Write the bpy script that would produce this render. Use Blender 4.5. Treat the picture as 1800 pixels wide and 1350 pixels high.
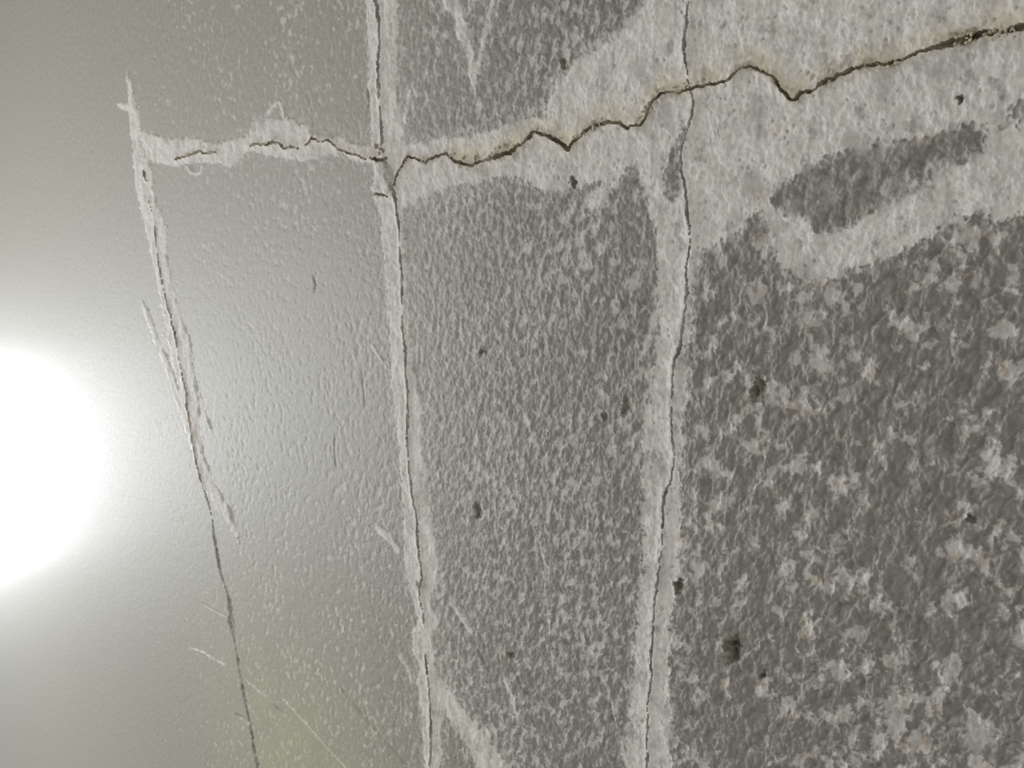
import bpy, math, random
import numpy as np
from mathutils import Vector

scene = bpy.context.scene
for o in list(bpy.data.objects):
    bpy.data.objects.remove(o)
col = scene.collection

# ------------------------------------------------------------------ camera, world, lamp, exposure
WALL_X = 0.30                      # the wall face is the plane x = WALL_X; it runs along y, up along z
CAM_Z = 1.60
YAW, PITCH = math.radians(47), math.radians(10)
cam_d = bpy.data.cameras.new('camera')
cam_d.sensor_width = 36.0
cam_d.lens = 36.0 * 1559.0 / 1800.0
cam_d.clip_start = 0.01
cam = bpy.data.objects.new('camera', cam_d)
cam.location = (0, 0, CAM_Z)
cam.rotation_euler = (math.pi / 2 - PITCH, 0, YAW - math.pi / 2)
col.objects.link(cam)
scene.camera = cam

world = bpy.data.worlds.new('world')
scene.world = world
world.use_nodes = True
bg = world.node_tree.nodes['Background']
bg.inputs['Color'].default_value = (1.0, 0.98, 0.925, 1)
bg.inputs['Strength'].default_value = 0.43

lamp_d = bpy.data.lights.new('work_lamp', 'AREA')        # tall bright lamp standing further along the passage
lamp_d.shape = 'ELLIPSE'
lamp_d.size, lamp_d.size_y = 0.12, 0.66
lamp_d.energy = 27.0
lamp_d.color = (0.93, 0.955, 1.0)
lamp = bpy.data.objects.new('work_lamp', lamp_d)
lamp.location = (0.00, 2.85, 0.92)
lamp.rotation_euler = (Vector((WALL_X, 1.0, 1.30)) - Vector(lamp.location)).to_track_quat('-Z', 'Y').to_euler()
col.objects.link(lamp)

spot_d = bpy.data.lights.new('relief_fill_spot', 'SPOT')     # added unseen fill spot: rakes the relief and brightens the wall
spot_d.energy = 23.0
spot_d.color = (1.0, 0.985, 0.95)
spot_d.spot_size = math.radians(118)
spot_d.spot_blend = 1.0
spot_d.shadow_soft_size = 0.07
spot = bpy.data.objects.new('relief_fill_spot', spot_d)
spot.location = (-0.55, 1.70, 1.50)
spot.rotation_euler = (Vector((WALL_X, 0.50, 1.05)) - Vector(spot.location)).to_track_quat('-Z', 'Y').to_euler()
col.objects.link(spot)

vs = scene.view_settings
vs.view_transform = 'Standard'
vs.look = 'None'
vs.gamma = 1.0
vs.exposure = 0.40
vs.use_curve_mapping = False

# ------------------------------------------------------------------ outlines on the wall, in metres (along the wall, height)
BANDS = [
 ('pale_plaster_band', 'narrow pale plaster band along the middle vertical crack', [(0.4426,1.8747),(0.4426,1.8137),(0.4420,1.7616),(0.4429,1.7440),(0.4421,1.7259),(0.4400,1.7104),(0.4408,1.6952),(0.4410,1.6798),(0.4400,1.6641),(0.4391,1.6483),(0.4398,1.6324),(0.4365,1.6178),(0.4336,1.6065),(0.4319,1.5935),(0.4300,1.5838),(0.4273,1.5675),(0.4291,1.5508),(0.4264,1.5343),(0.4259,1.5175),(0.4243,1.5007),(0.4209,1.4840),(0.4187,1.4671),(0.4182,1.4497),(0.4159,1.4326),(0.4166,1.4146),(0.4166,1.3965),(0.4146,1.3881),(0.4091,1.3807),(0.4044,1.3677),(0.4119,1.3503),(0.4053,1.3379),(0.4057,1.3266),(0.4022,1.3092),(0.4010,1.2907),(0.3998,1.2721),(0.4006,1.2445),(0.4015,1.2123),(0.4100,1.1242),(0.4207,0.9816),(0.3967,1.0028),(0.3876,1.1397),(0.3830,1.2229),(0.3834,1.2535),(0.3839,1.2798),(0.3824,1.2992),(0.3809,1.3183),(0.3827,1.3357),(0.3868,1.3450),(0.3897,1.3583),(0.3856,1.3741),(0.3918,1.3862),(0.3845,1.3972),(0.3827,1.4065),(0.3860,1.4227),(0.3904,1.4387),(0.3932,1.4551),(0.3954,1.4715),(0.3960,1.4881),(0.3966,1.5046),(0.4030,1.5202),(0.4063,1.5362),(0.4068,1.5524),(0.4074,1.5684),(0.4084,1.5843),(0.4092,1.5938),(0.4087,1.6063),(0.4110,1.6172),(0.4032,1.6308),(0.4058,1.6461),(0.4105,1.6615),(0.4147,1.6769),(0.4125,1.6915),(0.4109,1.7059),(0.4104,1.7203),(0.4103,1.7375),(0.4101,1.7544),(0.4093,1.8038),(0.4110,1.8626)]),
 ('pale_plaster_band', 'wide pale plaster band along the right vertical crack', [(0.2454,1.6536),(0.2473,1.6354),(0.2438,1.6236),(0.2399,1.6141),(0.2360,1.6047),(0.2330,1.5953),(0.2316,1.5836),(0.2318,1.5717),(0.2308,1.5598),(0.2328,1.5475),(0.2324,1.5377),(0.2352,1.5274),(0.2378,1.5143),(0.2374,1.5016),(0.2364,1.4889),(0.2366,1.4757),(0.2355,1.4628),(0.2351,1.4496),(0.2379,1.4352),(0.2381,1.4214),(0.2393,1.4070),(0.2399,1.3927),(0.2408,1.3780),(0.2421,1.3629),(0.2427,1.3479),(0.2435,1.3266),(0.2449,1.3014),(0.2450,1.2380),(0.2424,1.1391),(0.2092,1.1683),(0.2140,1.2594),(0.2131,1.3195),(0.2146,1.3417),(0.2160,1.3608),(0.2171,1.3743),(0.2177,1.3879),(0.2188,1.4011),(0.2193,1.4145),(0.2192,1.4279),(0.2179,1.4416),(0.2157,1.4552),(0.2151,1.4683),(0.2164,1.4806),(0.2158,1.4933),(0.2163,1.5056),(0.2174,1.5177),(0.2173,1.5299),(0.2168,1.5396),(0.2161,1.5492),(0.2140,1.5611),(0.2134,1.5727),(0.2125,1.5842),(0.2100,1.5956),(0.2131,1.6045),(0.2173,1.6135),(0.2205,1.6225),(0.2201,1.6336),(0.2189,1.6509)]),
 ('pale_plaster_band', 'thin pale spiked band along the left vertical crack', [(0.8066,1.7334),(0.8053,1.7202),(0.8051,1.7084),(0.8061,1.6967),(0.8043,1.6728),(0.8038,1.6488),(0.7993,1.6245),(0.7871,1.6001),(0.7776,1.5759),(0.7694,1.5518),(0.7599,1.5279),(0.7530,1.5040),(0.7437,1.4804),(0.7357,1.4567),(0.7300,1.4328),(0.7173,1.4103),(0.7086,1.3922),(0.6925,1.3808),(0.6765,1.3723),(0.6578,1.3648),(0.6402,1.3527),(0.6372,1.3535),(0.6464,1.3677),(0.6542,1.3776),(0.6685,1.3863),(0.6838,1.3974),(0.6966,1.4142),(0.7021,1.4375),(0.7009,1.4617),(0.7052,1.4849),(0.7095,1.5080),(0.7264,1.5302),(0.7389,1.5532),(0.7457,1.5766),(0.7417,1.6000),(0.7616,1.6236),(0.7659,1.6471),(0.7814,1.6713),(0.7832,1.6947),(0.7898,1.7069),(0.7951,1.7190),(0.8040,1.7331)]),
 ('pale_plaster_patch', 'large pale scraped patch around the stepped crack at upper right', [(0.1759,1.7733),(0.1936,1.7400),(0.2167,1.7111),(0.2407,1.6918),(0.2488,1.6855),(0.2584,1.6791),(0.2712,1.6752),(0.2812,1.6727),(0.2836,1.6684),(0.2899,1.6675),(0.2944,1.6599),(0.2998,1.6537),(0.2979,1.6495),(0.3081,1.6511),(0.3197,1.6495),(0.3339,1.6480),(0.3467,1.6459),(0.3646,1.6461),(0.3836,1.6457),(0.4027,1.6453),(0.4124,1.6373),(0.4184,1.6221),(0.4134,1.6095),(0.4075,1.6100),(0.3944,1.6153),(0.3745,1.6192),(0.3650,1.6219),(0.3426,1.6230),(0.3299,1.6247),(0.3177,1.6243),(0.3118,1.6214),(0.3021,1.6171),(0.2947,1.6156),(0.2892,1.6152),(0.2828,1.6173),(0.2775,1.6189),(0.2697,1.6055),(0.2631,1.6086),(0.2552,1.6193),(0.2482,1.6273),(0.2429,1.6235),(0.2208,1.6158),(0.2137,1.5933),(0.2109,1.5904),(0.2060,1.5911),(0.1959,1.5974),(0.1891,1.6026),(0.1843,1.6047),(0.1821,1.5990),(0.1783,1.5916),(0.1744,1.5854),(0.1684,1.5815),(0.1593,1.5802),(0.1530,1.5821),(0.1428,1.5865),(0.1332,1.5906),(0.1273,1.5930),(0.1207,1.5982),(0.1140,1.6025),(0.1057,1.6049),(0.1024,1.6014),(0.0942,1.6034),(0.0852,1.6050),(0.0712,1.6087),(0.0561,1.6151),(0.0381,1.6129),(0.0142,1.6275),(0.0053,1.6425),(0.0142,1.7118)]),
 ('pale_plaster_band', 'ragged pale band between the left and middle vertical cracks', [(0.7882,1.6821),(0.7500,1.6751),(0.7278,1.6695),(0.7001,1.6693),(0.6693,1.6667),(0.6550,1.6628),(0.6361,1.6607),(0.6131,1.6620),(0.5870,1.6636),(0.5845,1.6713),(0.5698,1.6712),(0.5541,1.6706),(0.5280,1.6691),(0.5177,1.6641),(0.5060,1.6631),(0.5043,1.6575),(0.4845,1.6554),(0.4718,1.6538),(0.4598,1.6484),(0.4363,1.6465),(0.4368,1.6361),(0.4603,1.6396),(0.4724,1.6442),(0.4885,1.6438),(0.5125,1.6417),(0.5339,1.6439),(0.5564,1.6469),(0.5721,1.6490),(0.5800,1.6517),(0.5968,1.6515),(0.6017,1.6471),(0.6172,1.6428),(0.6333,1.6460),(0.6619,1.6487),(0.6819,1.6502),(0.7145,1.6479),(0.7481,1.6522),(0.7691,1.6566),(0.7764,1.6644)]),
 ('scratch', 'slanting pale branch leaving the foot of the middle band', [(0.3909,1.3377),(0.3913,1.3336),(0.3894,1.3315),(0.3871,1.3297),(0.3854,1.3273),(0.3851,1.3243),(0.3833,1.3223),(0.3798,1.3218),(0.3777,1.3201),(0.3775,1.3166),(0.3744,1.3156),(0.3732,1.3134),(0.3715,1.3116),(0.3688,1.3108),(0.3653,1.3108),(0.3651,1.3076),(0.3609,1.3083),(0.3592,1.3066),(0.3578,1.3048),(0.3550,1.3043),(0.3551,1.3009),(0.3539,1.2987),(0.3515,1.2977),(0.3486,1.2972),(0.3463,1.2961),(0.3461,1.2928),(0.3419,1.2936),(0.3419,1.2904),(0.3368,1.2922),(0.3350,1.2908),(0.3333,1.2893),(0.3331,1.2861),(0.3309,1.2852),(0.3289,1.2838),(0.3251,1.2845),(0.3253,1.2810),(0.3231,1.2801),(0.3204,1.2798),(0.3180,1.2792),(0.3140,1.2804),(0.3132,1.2780),(0.3129,1.2752),(0.3103,1.2748),(0.3084,1.2743),(0.3055,1.2749),(0.3061,1.2714),(0.3029,1.2718),(0.2996,1.2723),(0.2990,1.2700),(0.2969,1.2693),(0.2964,1.2669),(0.2933,1.2673),(0.2924,1.2654),(0.2919,1.2630),(0.2884,1.2639),(0.2863,1.2633),(0.2851,1.2617),(0.2840,1.2600),(0.2814,1.2601),(0.2807,1.2578),(0.2793,1.2565),(0.2760,1.2574),(0.2748,1.2559),(0.2724,1.2557),(0.2710,1.2545),(0.2697,1.2531),(0.2678,1.2525),(0.2661,1.2516),(0.2639,1.2513),(0.2637,1.2488),(0.2606,1.2496),(0.2601,1.2473),(0.2553,1.2503),(0.2540,1.2518),(0.2528,1.2562),(0.2538,1.2577),(0.2550,1.2591),(0.2575,1.2590),(0.2585,1.2606),(0.2593,1.2624),(0.2613,1.2630),(0.2615,1.2655),(0.2636,1.2659),(0.2651,1.2670),(0.2663,1.2685),(0.2664,1.2712),(0.2685,1.2715),(0.2694,1.2733),(0.2705,1.2748),(0.2718,1.2763),(0.2738,1.2768),(0.2744,1.2790),(0.2772,1.2788),(0.2784,1.2804),(0.2804,1.2811),(0.2806,1.2836),(0.2836,1.2833),(0.2849,1.2848),(0.2858,1.2866),(0.2876,1.2876),(0.2879,1.2901),(0.2896,1.2912),(0.2905,1.2936),(0.2951,1.2921),(0.2967,1.2934),(0.2975,1.2957),(0.2988,1.2973),(0.3015,1.2975),(0.3023,1.2998),(0.3047,1.3003),(0.3075,1.3004),(0.3105,1.3003),(0.3100,1.3038),(0.3133,1.3034),(0.3163,1.3035),(0.3155,1.3075),(0.3178,1.3082),(0.3217,1.3075),(0.3224,1.3099),(0.3264,1.3091),(0.3258,1.3128),(0.3306,1.3112),(0.3304,1.3146),(0.3340,1.3144),(0.3351,1.3165),(0.3386,1.3164),(0.3404,1.3180),(0.3424,1.3194),(0.3455,1.3199),(0.3483,1.3204),(0.3487,1.3233),(0.3505,1.3248),(0.3550,1.3238),(0.3569,1.3253),(0.3597,1.3260),(0.3610,1.3280),(0.3641,1.3282),(0.3654,1.3301),(0.3688,1.3306),(0.3698,1.3331),(0.3725,1.3343),(0.3757,1.3350),(0.3780,1.3369),(0.3817,1.3376),(0.3847,1.3389),(0.3896,1.3387)]),
 ('scratch', 'left arm of the pale scratch fork at the top', [(0.3902,1.7769),(0.3921,1.7752),(0.3919,1.7732),(0.3905,1.7711),(0.3898,1.7690),(0.3901,1.7671),(0.3889,1.7650),(0.3889,1.7630),(0.3887,1.7610),(0.3880,1.7590),(0.3874,1.7570),(0.3860,1.7548),(0.3857,1.7528),(0.3855,1.7508),(0.3855,1.7488),(0.3835,1.7467),(0.3840,1.7448),(0.3836,1.7427),(0.3836,1.7407),(0.3822,1.7386),(0.3812,1.7365),(0.3800,1.7343),(0.3794,1.7322),(0.3803,1.7302),(0.3776,1.7279),(0.3772,1.7258),(0.3760,1.7237),(0.3770,1.7216),(0.3754,1.7194),(0.3751,1.7173),(0.3739,1.7152),(0.3728,1.7124),(0.3705,1.7094),(0.3671,1.7076),(0.3657,1.7059),(0.3649,1.7042),(0.3634,1.7019),(0.3632,1.6996),(0.3630,1.6973),(0.3622,1.6949),(0.3605,1.6929),(0.3586,1.6909),(0.3585,1.6888),(0.3575,1.6868),(0.3564,1.6849),(0.3554,1.6830),(0.3555,1.6811),(0.3538,1.6791),(0.3534,1.6771),(0.3529,1.6752),(0.3517,1.6728),(0.3506,1.6704),(0.3485,1.6679),(0.3480,1.6679),(0.3470,1.6703),(0.3471,1.6727),(0.3473,1.6751),(0.3480,1.6771),(0.3477,1.6791),(0.3490,1.6810),(0.3490,1.6830),(0.3490,1.6850),(0.3493,1.6871),(0.3510,1.6891),(0.3511,1.6911),(0.3516,1.6931),(0.3520,1.6951),(0.3529,1.6973),(0.3535,1.6995),(0.3554,1.7018),(0.3564,1.7041),(0.3568,1.7070),(0.3598,1.7096),(0.3608,1.7121),(0.3628,1.7136),(0.3639,1.7149),(0.3643,1.7170),(0.3656,1.7191),(0.3654,1.7212),(0.3661,1.7232),(0.3672,1.7254),(0.3686,1.7275),(0.3701,1.7296),(0.3702,1.7317),(0.3705,1.7338),(0.3715,1.7358),(0.3731,1.7379),(0.3732,1.7398),(0.3732,1.7418),(0.3741,1.7438),(0.3753,1.7459),(0.3767,1.7480),(0.3772,1.7500),(0.3779,1.7520),(0.3780,1.7539),(0.3795,1.7561),(0.3795,1.7580),(0.3812,1.7601),(0.3810,1.7621),(0.3827,1.7642),(0.3826,1.7661),(0.3844,1.7683),(0.3849,1.7703),(0.3852,1.7723),(0.3860,1.7744),(0.3891,1.7767)]),
 ('scratch', 'right arm of the pale scratch fork at the top', [(0.3200,1.7489),(0.3214,1.7476),(0.3222,1.7461),(0.3227,1.7445),(0.3232,1.7429),(0.3238,1.7413),(0.3246,1.7398),(0.3252,1.7382),(0.3258,1.7366),(0.3265,1.7351),(0.3272,1.7335),(0.3280,1.7319),(0.3281,1.7301),(0.3289,1.7286),(0.3299,1.7271),(0.3304,1.7254),(0.3311,1.7238),(0.3313,1.7220),(0.3317,1.7202),(0.3325,1.7184),(0.3334,1.7168),(0.3342,1.7150),(0.3348,1.7132),(0.3354,1.7114),(0.3354,1.7094),(0.3361,1.7076),(0.3371,1.7060),(0.3375,1.7042),(0.3386,1.7026),(0.3394,1.7009),(0.3401,1.6991),(0.3408,1.6973),(0.3413,1.6955),(0.3423,1.6935),(0.3426,1.6914),(0.3436,1.6895),(0.3437,1.6873),(0.3443,1.6853),(0.3451,1.6835),(0.3459,1.6816),(0.3467,1.6797),(0.3478,1.6779),(0.3484,1.6759),(0.3476,1.6736),(0.3470,1.6734),(0.3447,1.6749),(0.3441,1.6769),(0.3437,1.6789),(0.3426,1.6807),(0.3420,1.6826),(0.3411,1.6845),(0.3410,1.6867),(0.3400,1.6886),(0.3395,1.6906),(0.3390,1.6927),(0.3380,1.6945),(0.3373,1.6962),(0.3369,1.6981),(0.3362,1.6998),(0.3348,1.7013),(0.3344,1.7032),(0.3333,1.7047),(0.3325,1.7065),(0.3319,1.7083),(0.3311,1.7101),(0.3307,1.7119),(0.3300,1.7137),(0.3296,1.7155),(0.3290,1.7173),(0.3282,1.7190),(0.3277,1.7208),(0.3274,1.7226),(0.3268,1.7242),(0.3260,1.7257),(0.3257,1.7275),(0.3247,1.7290),(0.3243,1.7306),(0.3241,1.7324),(0.3232,1.7339),(0.3226,1.7355),(0.3226,1.7373),(0.3220,1.7389),(0.3213,1.7404),(0.3207,1.7420),(0.3202,1.7436),(0.3198,1.7452),(0.3194,1.7468),(0.3196,1.7487)]),
 ('scratch', 'short pale tick inside the scratch fork', [(0.3522,1.7181),(0.3529,1.7162),(0.3532,1.7143),(0.3531,1.7123),(0.3530,1.7103),(0.3530,1.7080),(0.3529,1.7057),(0.3519,1.7033),(0.3515,1.7032),(0.3509,1.7054),(0.3507,1.7077),(0.3508,1.7100),(0.3510,1.7120),(0.3509,1.7139),(0.3510,1.7159),(0.3517,1.7180)]),
 ('scratch', 'hooked pale scratch beside the upper middle crack', [(0.4073,1.6546),(0.4055,1.6564),(0.4049,1.6585),(0.4046,1.6606),(0.4038,1.6626),(0.4031,1.6646),(0.4028,1.6666),(0.4018,1.6686),(0.4015,1.6705),(0.3997,1.6724),(0.3994,1.6739),(0.3992,1.6720),(0.3960,1.6695),(0.3956,1.6696),(0.3963,1.6724),(0.3988,1.6761),(0.4025,1.6735),(0.4043,1.6713),(0.4048,1.6691),(0.4053,1.6671),(0.4064,1.6652),(0.4064,1.6630),(0.4074,1.6610),(0.4078,1.6590),(0.4086,1.6569),(0.4079,1.6547)]),
 ('scratch', 'pale scratch running beside the left crack', [(0.8104,1.5356),(0.8090,1.5312),(0.8063,1.5271),(0.8024,1.5232),(0.7990,1.5194),(0.7960,1.5160),(0.7931,1.5125),(0.7906,1.5089),(0.7878,1.5054),(0.7865,1.5015),(0.7820,1.4985),(0.7786,1.4953),(0.7753,1.4921),(0.7737,1.4885),(0.7698,1.4856),(0.7670,1.4825),(0.7640,1.4793),(0.7621,1.4760),(0.7602,1.4726),(0.7572,1.4695),(0.7554,1.4662),(0.7520,1.4632),(0.7515,1.4595),(0.7485,1.4563),(0.7463,1.4529),(0.7429,1.4498),(0.7399,1.4466),(0.7368,1.4434),(0.7350,1.4399),(0.7325,1.4366),(0.7301,1.4337),(0.7292,1.4303),(0.7253,1.4278),(0.7244,1.4244),(0.7204,1.4220),(0.7193,1.4187),(0.7158,1.4161),(0.7117,1.4137),(0.7105,1.4141),(0.7102,1.4178),(0.7116,1.4210),(0.7124,1.4244),(0.7142,1.4275),(0.7155,1.4307),(0.7171,1.4339),(0.7188,1.4370),(0.7208,1.4401),(0.7226,1.4436),(0.7265,1.4464),(0.7288,1.4498),(0.7298,1.4535),(0.7344,1.4562),(0.7361,1.4597),(0.7388,1.4630),(0.7409,1.4663),(0.7446,1.4691),(0.7452,1.4727),(0.7477,1.4759),(0.7508,1.4789),(0.7543,1.4818),(0.7572,1.4849),(0.7589,1.4884),(0.7625,1.4915),(0.7667,1.4944),(0.7693,1.4977),(0.7728,1.5008),(0.7756,1.5041),(0.7787,1.5074),(0.7820,1.5108),(0.7839,1.5144),(0.7866,1.5180),(0.7893,1.5216),(0.7942,1.5251),(0.7974,1.5291),(0.8019,1.5327),(0.8091,1.5358)]),
 ('scratch', 'short pale link between scratch and left crack', [(0.7747,1.5063),(0.7598,1.5093),(0.7455,1.5128),(0.7456,1.5131),(0.7611,1.5110),(0.7750,1.5066)]),
 ('scratch', 'looped pale scratch standing above the ragged band', [(0.5678,1.6713),(0.5610,1.6731),(0.5559,1.6756),(0.5521,1.6773),(0.5478,1.6786),(0.5458,1.6802),(0.5453,1.6781),(0.5425,1.6758),(0.5418,1.6725),(0.5395,1.6690),(0.5386,1.6690),(0.5374,1.6725),(0.5388,1.6761),(0.5412,1.6788),(0.5451,1.6821),(0.5513,1.6806),(0.5553,1.6790),(0.5591,1.6773),(0.5646,1.6748),(0.5685,1.6716)]),
 ('scratch', 'pale hoop scratch hanging below the ragged band', [(0.6973,1.6482),(0.6946,1.6452),(0.6899,1.6424),(0.6785,1.6391),(0.6670,1.6411),(0.6640,1.6448),(0.6635,1.6483),(0.6643,1.6485),(0.6689,1.6455),(0.6703,1.6425),(0.6779,1.6412),(0.6868,1.6438),(0.6908,1.6462),(0.6966,1.6484)]),
 ('scratch', 'small pale spike left of the left band top', [(0.8352,1.7083),(0.8245,1.7026),(0.8152,1.6998),(0.8026,1.6987),(0.8007,1.6997),(0.8058,1.7045),(0.8165,1.7069),(0.8346,1.7087)]),
 ('scratch', 'pale smear left of the lower middle band', [(0.4462,1.4170),(0.4455,1.4137),(0.4432,1.4111),(0.4383,1.4111),(0.4357,1.4099),(0.4311,1.4089),(0.4277,1.4068),(0.4249,1.4051),(0.4201,1.4045),(0.4195,1.4049),(0.4203,1.4080),(0.4228,1.4103),(0.4265,1.4123),(0.4292,1.4154),(0.4340,1.4155),(0.4370,1.4163),(0.4405,1.4172),(0.4454,1.4175)]),
 ('scratch', 'faint hair scratch right of the left crack', [(0.6982,1.4667),(0.6977,1.4633),(0.6960,1.4602),(0.6945,1.4571),(0.6926,1.4541),(0.6912,1.4509),(0.6886,1.4479),(0.6861,1.4450),(0.6839,1.4419),(0.6815,1.4389),(0.6795,1.4359),(0.6761,1.4332),(0.6756,1.4334),(0.6768,1.4367),(0.6788,1.4398),(0.6813,1.4428),(0.6834,1.4458),(0.6857,1.4488),(0.6874,1.4520),(0.6895,1.4549),(0.6915,1.4579),(0.6931,1.4610),(0.6950,1.4640),(0.6977,1.4669)]),
 ('scratch', 'fine pale line left of the middle band', [(0.4462,1.5314),(0.4451,1.5289),(0.4426,1.5271),(0.4405,1.5252),(0.4382,1.5233),(0.4358,1.5212),(0.4332,1.5192),(0.4306,1.5172),(0.4281,1.5152),(0.4251,1.5135),(0.4248,1.5136),(0.4265,1.5160),(0.4289,1.5181),(0.4313,1.5201),(0.4339,1.5221),(0.4362,1.5243),(0.4381,1.5262),(0.4405,1.5281),(0.4423,1.5302),(0.4456,1.5316)]),
 ('scratch', 'fine pale line on the lower middle wall', [(0.3005,1.4455),(0.3008,1.4432),(0.3004,1.4413),(0.2999,1.4393),(0.2994,1.4374),(0.2989,1.4354),(0.2989,1.4331),(0.2986,1.4310),(0.2981,1.4289),(0.2980,1.4266),(0.2975,1.4245),(0.2973,1.4223),(0.2969,1.4200),(0.2968,1.4176),(0.2964,1.4153),(0.2960,1.4130),(0.2956,1.4107),(0.2955,1.4083),(0.2952,1.4059),(0.2948,1.4036),(0.2947,1.4012),(0.2940,1.3990),(0.2938,1.3991),(0.2933,1.4018),(0.2936,1.4041),(0.2937,1.4065),(0.2940,1.4089),(0.2941,1.4113),(0.2945,1.4136),(0.2948,1.4159),(0.2951,1.4182),(0.2956,1.4205),(0.2958,1.4229),(0.2960,1.4251),(0.2963,1.4273),(0.2967,1.4294),(0.2968,1.4316),(0.2971,1.4338),(0.2975,1.4359),(0.2979,1.4379),(0.2985,1.4398),(0.2989,1.4418),(0.2994,1.4438),(0.3002,1.4456)]),
 ('scratch', 'fine pale edge beside the wide band', [(0.2528,1.3811),(0.2526,1.3788),(0.2520,1.3767),(0.2516,1.3745),(0.2510,1.3724),(0.2505,1.3702),(0.2499,1.3681),(0.2492,1.3662),(0.2485,1.3642),(0.2476,1.3624),(0.2469,1.3605),(0.2462,1.3587),(0.2454,1.3568),(0.2450,1.3547),(0.2441,1.3529),(0.2434,1.3513),(0.2429,1.3494),(0.2423,1.3477),(0.2420,1.3456),(0.2415,1.3438),(0.2409,1.3420),(0.2403,1.3402),(0.2396,1.3385),(0.2389,1.3369),(0.2374,1.3357),(0.2369,1.3361),(0.2361,1.3388),(0.2366,1.3406),(0.2375,1.3422),(0.2382,1.3439),(0.2389,1.3456),(0.2391,1.3476),(0.2401,1.3491),(0.2406,1.3509),(0.2410,1.3528),(0.2415,1.3547),(0.2428,1.3562),(0.2436,1.3581),(0.2443,1.3600),(0.2450,1.3619),(0.2460,1.3635),(0.2468,1.3654),(0.2476,1.3673),(0.2485,1.3690),(0.2491,1.3711),(0.2499,1.3731),(0.2504,1.3752),(0.2510,1.3773),(0.2517,1.3793),(0.2526,1.3812)]),
 ('scratch', 'pale slanting scratch under the bright reflection', [(0.7536,1.2224),(0.7456,1.2234),(0.7373,1.2250),(0.7293,1.2264),(0.7213,1.2280),(0.7138,1.2286),(0.7062,1.2292),(0.6988,1.2297),(0.6913,1.2305),(0.6838,1.2313),(0.6753,1.2333),(0.6747,1.2340),(0.6809,1.2345),(0.6881,1.2339),(0.6956,1.2331),(0.7034,1.2322),(0.7111,1.2314),(0.7189,1.2308),(0.7274,1.2290),(0.7358,1.2271),(0.7443,1.2253),(0.7534,1.2227)]),
 ('scratch', 'pale slanting scratch right of the left crack foot', [(0.6420,1.2342),(0.6367,1.2335),(0.6309,1.2335),(0.6252,1.2334),(0.6194,1.2335),(0.6135,1.2338),(0.6080,1.2337),(0.6016,1.2348),(0.6012,1.2351),(0.6062,1.2357),(0.6115,1.2358),(0.6175,1.2354),(0.6230,1.2356),(0.6289,1.2355),(0.6347,1.2355),(0.6416,1.2346)]),
 ('scratch', 'long slanting scratch on the lower left wall', [(0.5800,1.2437),(0.5756,1.2427),(0.5710,1.2418),(0.5660,1.2414),(0.5614,1.2407),(0.5570,1.2400),(0.5530,1.2390),(0.5489,1.2381),(0.5449,1.2372),(0.5408,1.2364),(0.5370,1.2353),(0.5329,1.2347),(0.5290,1.2339),(0.5251,1.2333),(0.5212,1.2326),(0.5176,1.2316),(0.5137,1.2311),(0.5100,1.2303),(0.5060,1.2299),(0.5024,1.2291),(0.4987,1.2284),(0.4957,1.2274),(0.4924,1.2266),(0.4893,1.2257),(0.4860,1.2249),(0.4830,1.2238),(0.4799,1.2230),(0.4766,1.2223),(0.4737,1.2214),(0.4700,1.2211),(0.4696,1.2215),(0.4720,1.2230),(0.4750,1.2239),(0.4782,1.2247),(0.4813,1.2256),(0.4842,1.2266),(0.4873,1.2275),(0.4907,1.2282),(0.4937,1.2293),(0.4971,1.2300),(0.5006,1.2309),(0.5044,1.2315),(0.5081,1.2322),(0.5117,1.2330),(0.5156,1.2335),(0.5193,1.2344),(0.5230,1.2352),(0.5270,1.2358),(0.5308,1.2367),(0.5350,1.2372),(0.5388,1.2381),(0.5427,1.2391),(0.5467,1.2400),(0.5507,1.2410),(0.5547,1.2420),(0.5589,1.2430),(0.5639,1.2433),(0.5688,1.2438),(0.5739,1.2442),(0.5796,1.2440)]),
 ('scratch', 'pale slanting scratch on the lower centre wall', [(0.3719,1.3890),(0.3709,1.3867),(0.3686,1.3853),(0.3666,1.3838),(0.3646,1.3822),(0.3627,1.3808),(0.3606,1.3795),(0.3588,1.3780),(0.3569,1.3766),(0.3536,1.3763),(0.3531,1.3768),(0.3537,1.3792),(0.3558,1.3805),(0.3580,1.3816),(0.3596,1.3833),(0.3615,1.3847),(0.3639,1.3859),(0.3659,1.3874),(0.3684,1.3886),(0.3714,1.3893)]),
 ('scratch', 'pale diagonal scratch on the lower centre wall', [(0.3278,1.3609),(0.3277,1.3583),(0.3266,1.3564),(0.3253,1.3546),(0.3242,1.3527),(0.3230,1.3509),(0.3220,1.3487),(0.3206,1.3468),(0.3197,1.3445),(0.3187,1.3422),(0.3166,1.3407),(0.3161,1.3410),(0.3164,1.3437),(0.3176,1.3458),(0.3185,1.3481),(0.3192,1.3505),(0.3202,1.3528),(0.3217,1.3545),(0.3230,1.3562),(0.3238,1.3583),(0.3253,1.3599),(0.3273,1.3612)]),
 ('scratch', 'pale chip cluster left of the lower middle crack', [(0.4250,1.3378),(0.4233,1.3353),(0.4209,1.3333),(0.4181,1.3318),(0.4164,1.3301),(0.4153,1.3280),(0.4139,1.3261),(0.4126,1.3241),(0.4101,1.3228),(0.4096,1.3232),(0.4099,1.3258),(0.4111,1.3278),(0.4125,1.3297),(0.4140,1.3316),(0.4153,1.3337),(0.4176,1.3359),(0.4204,1.3375),(0.4243,1.3384)]),
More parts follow.
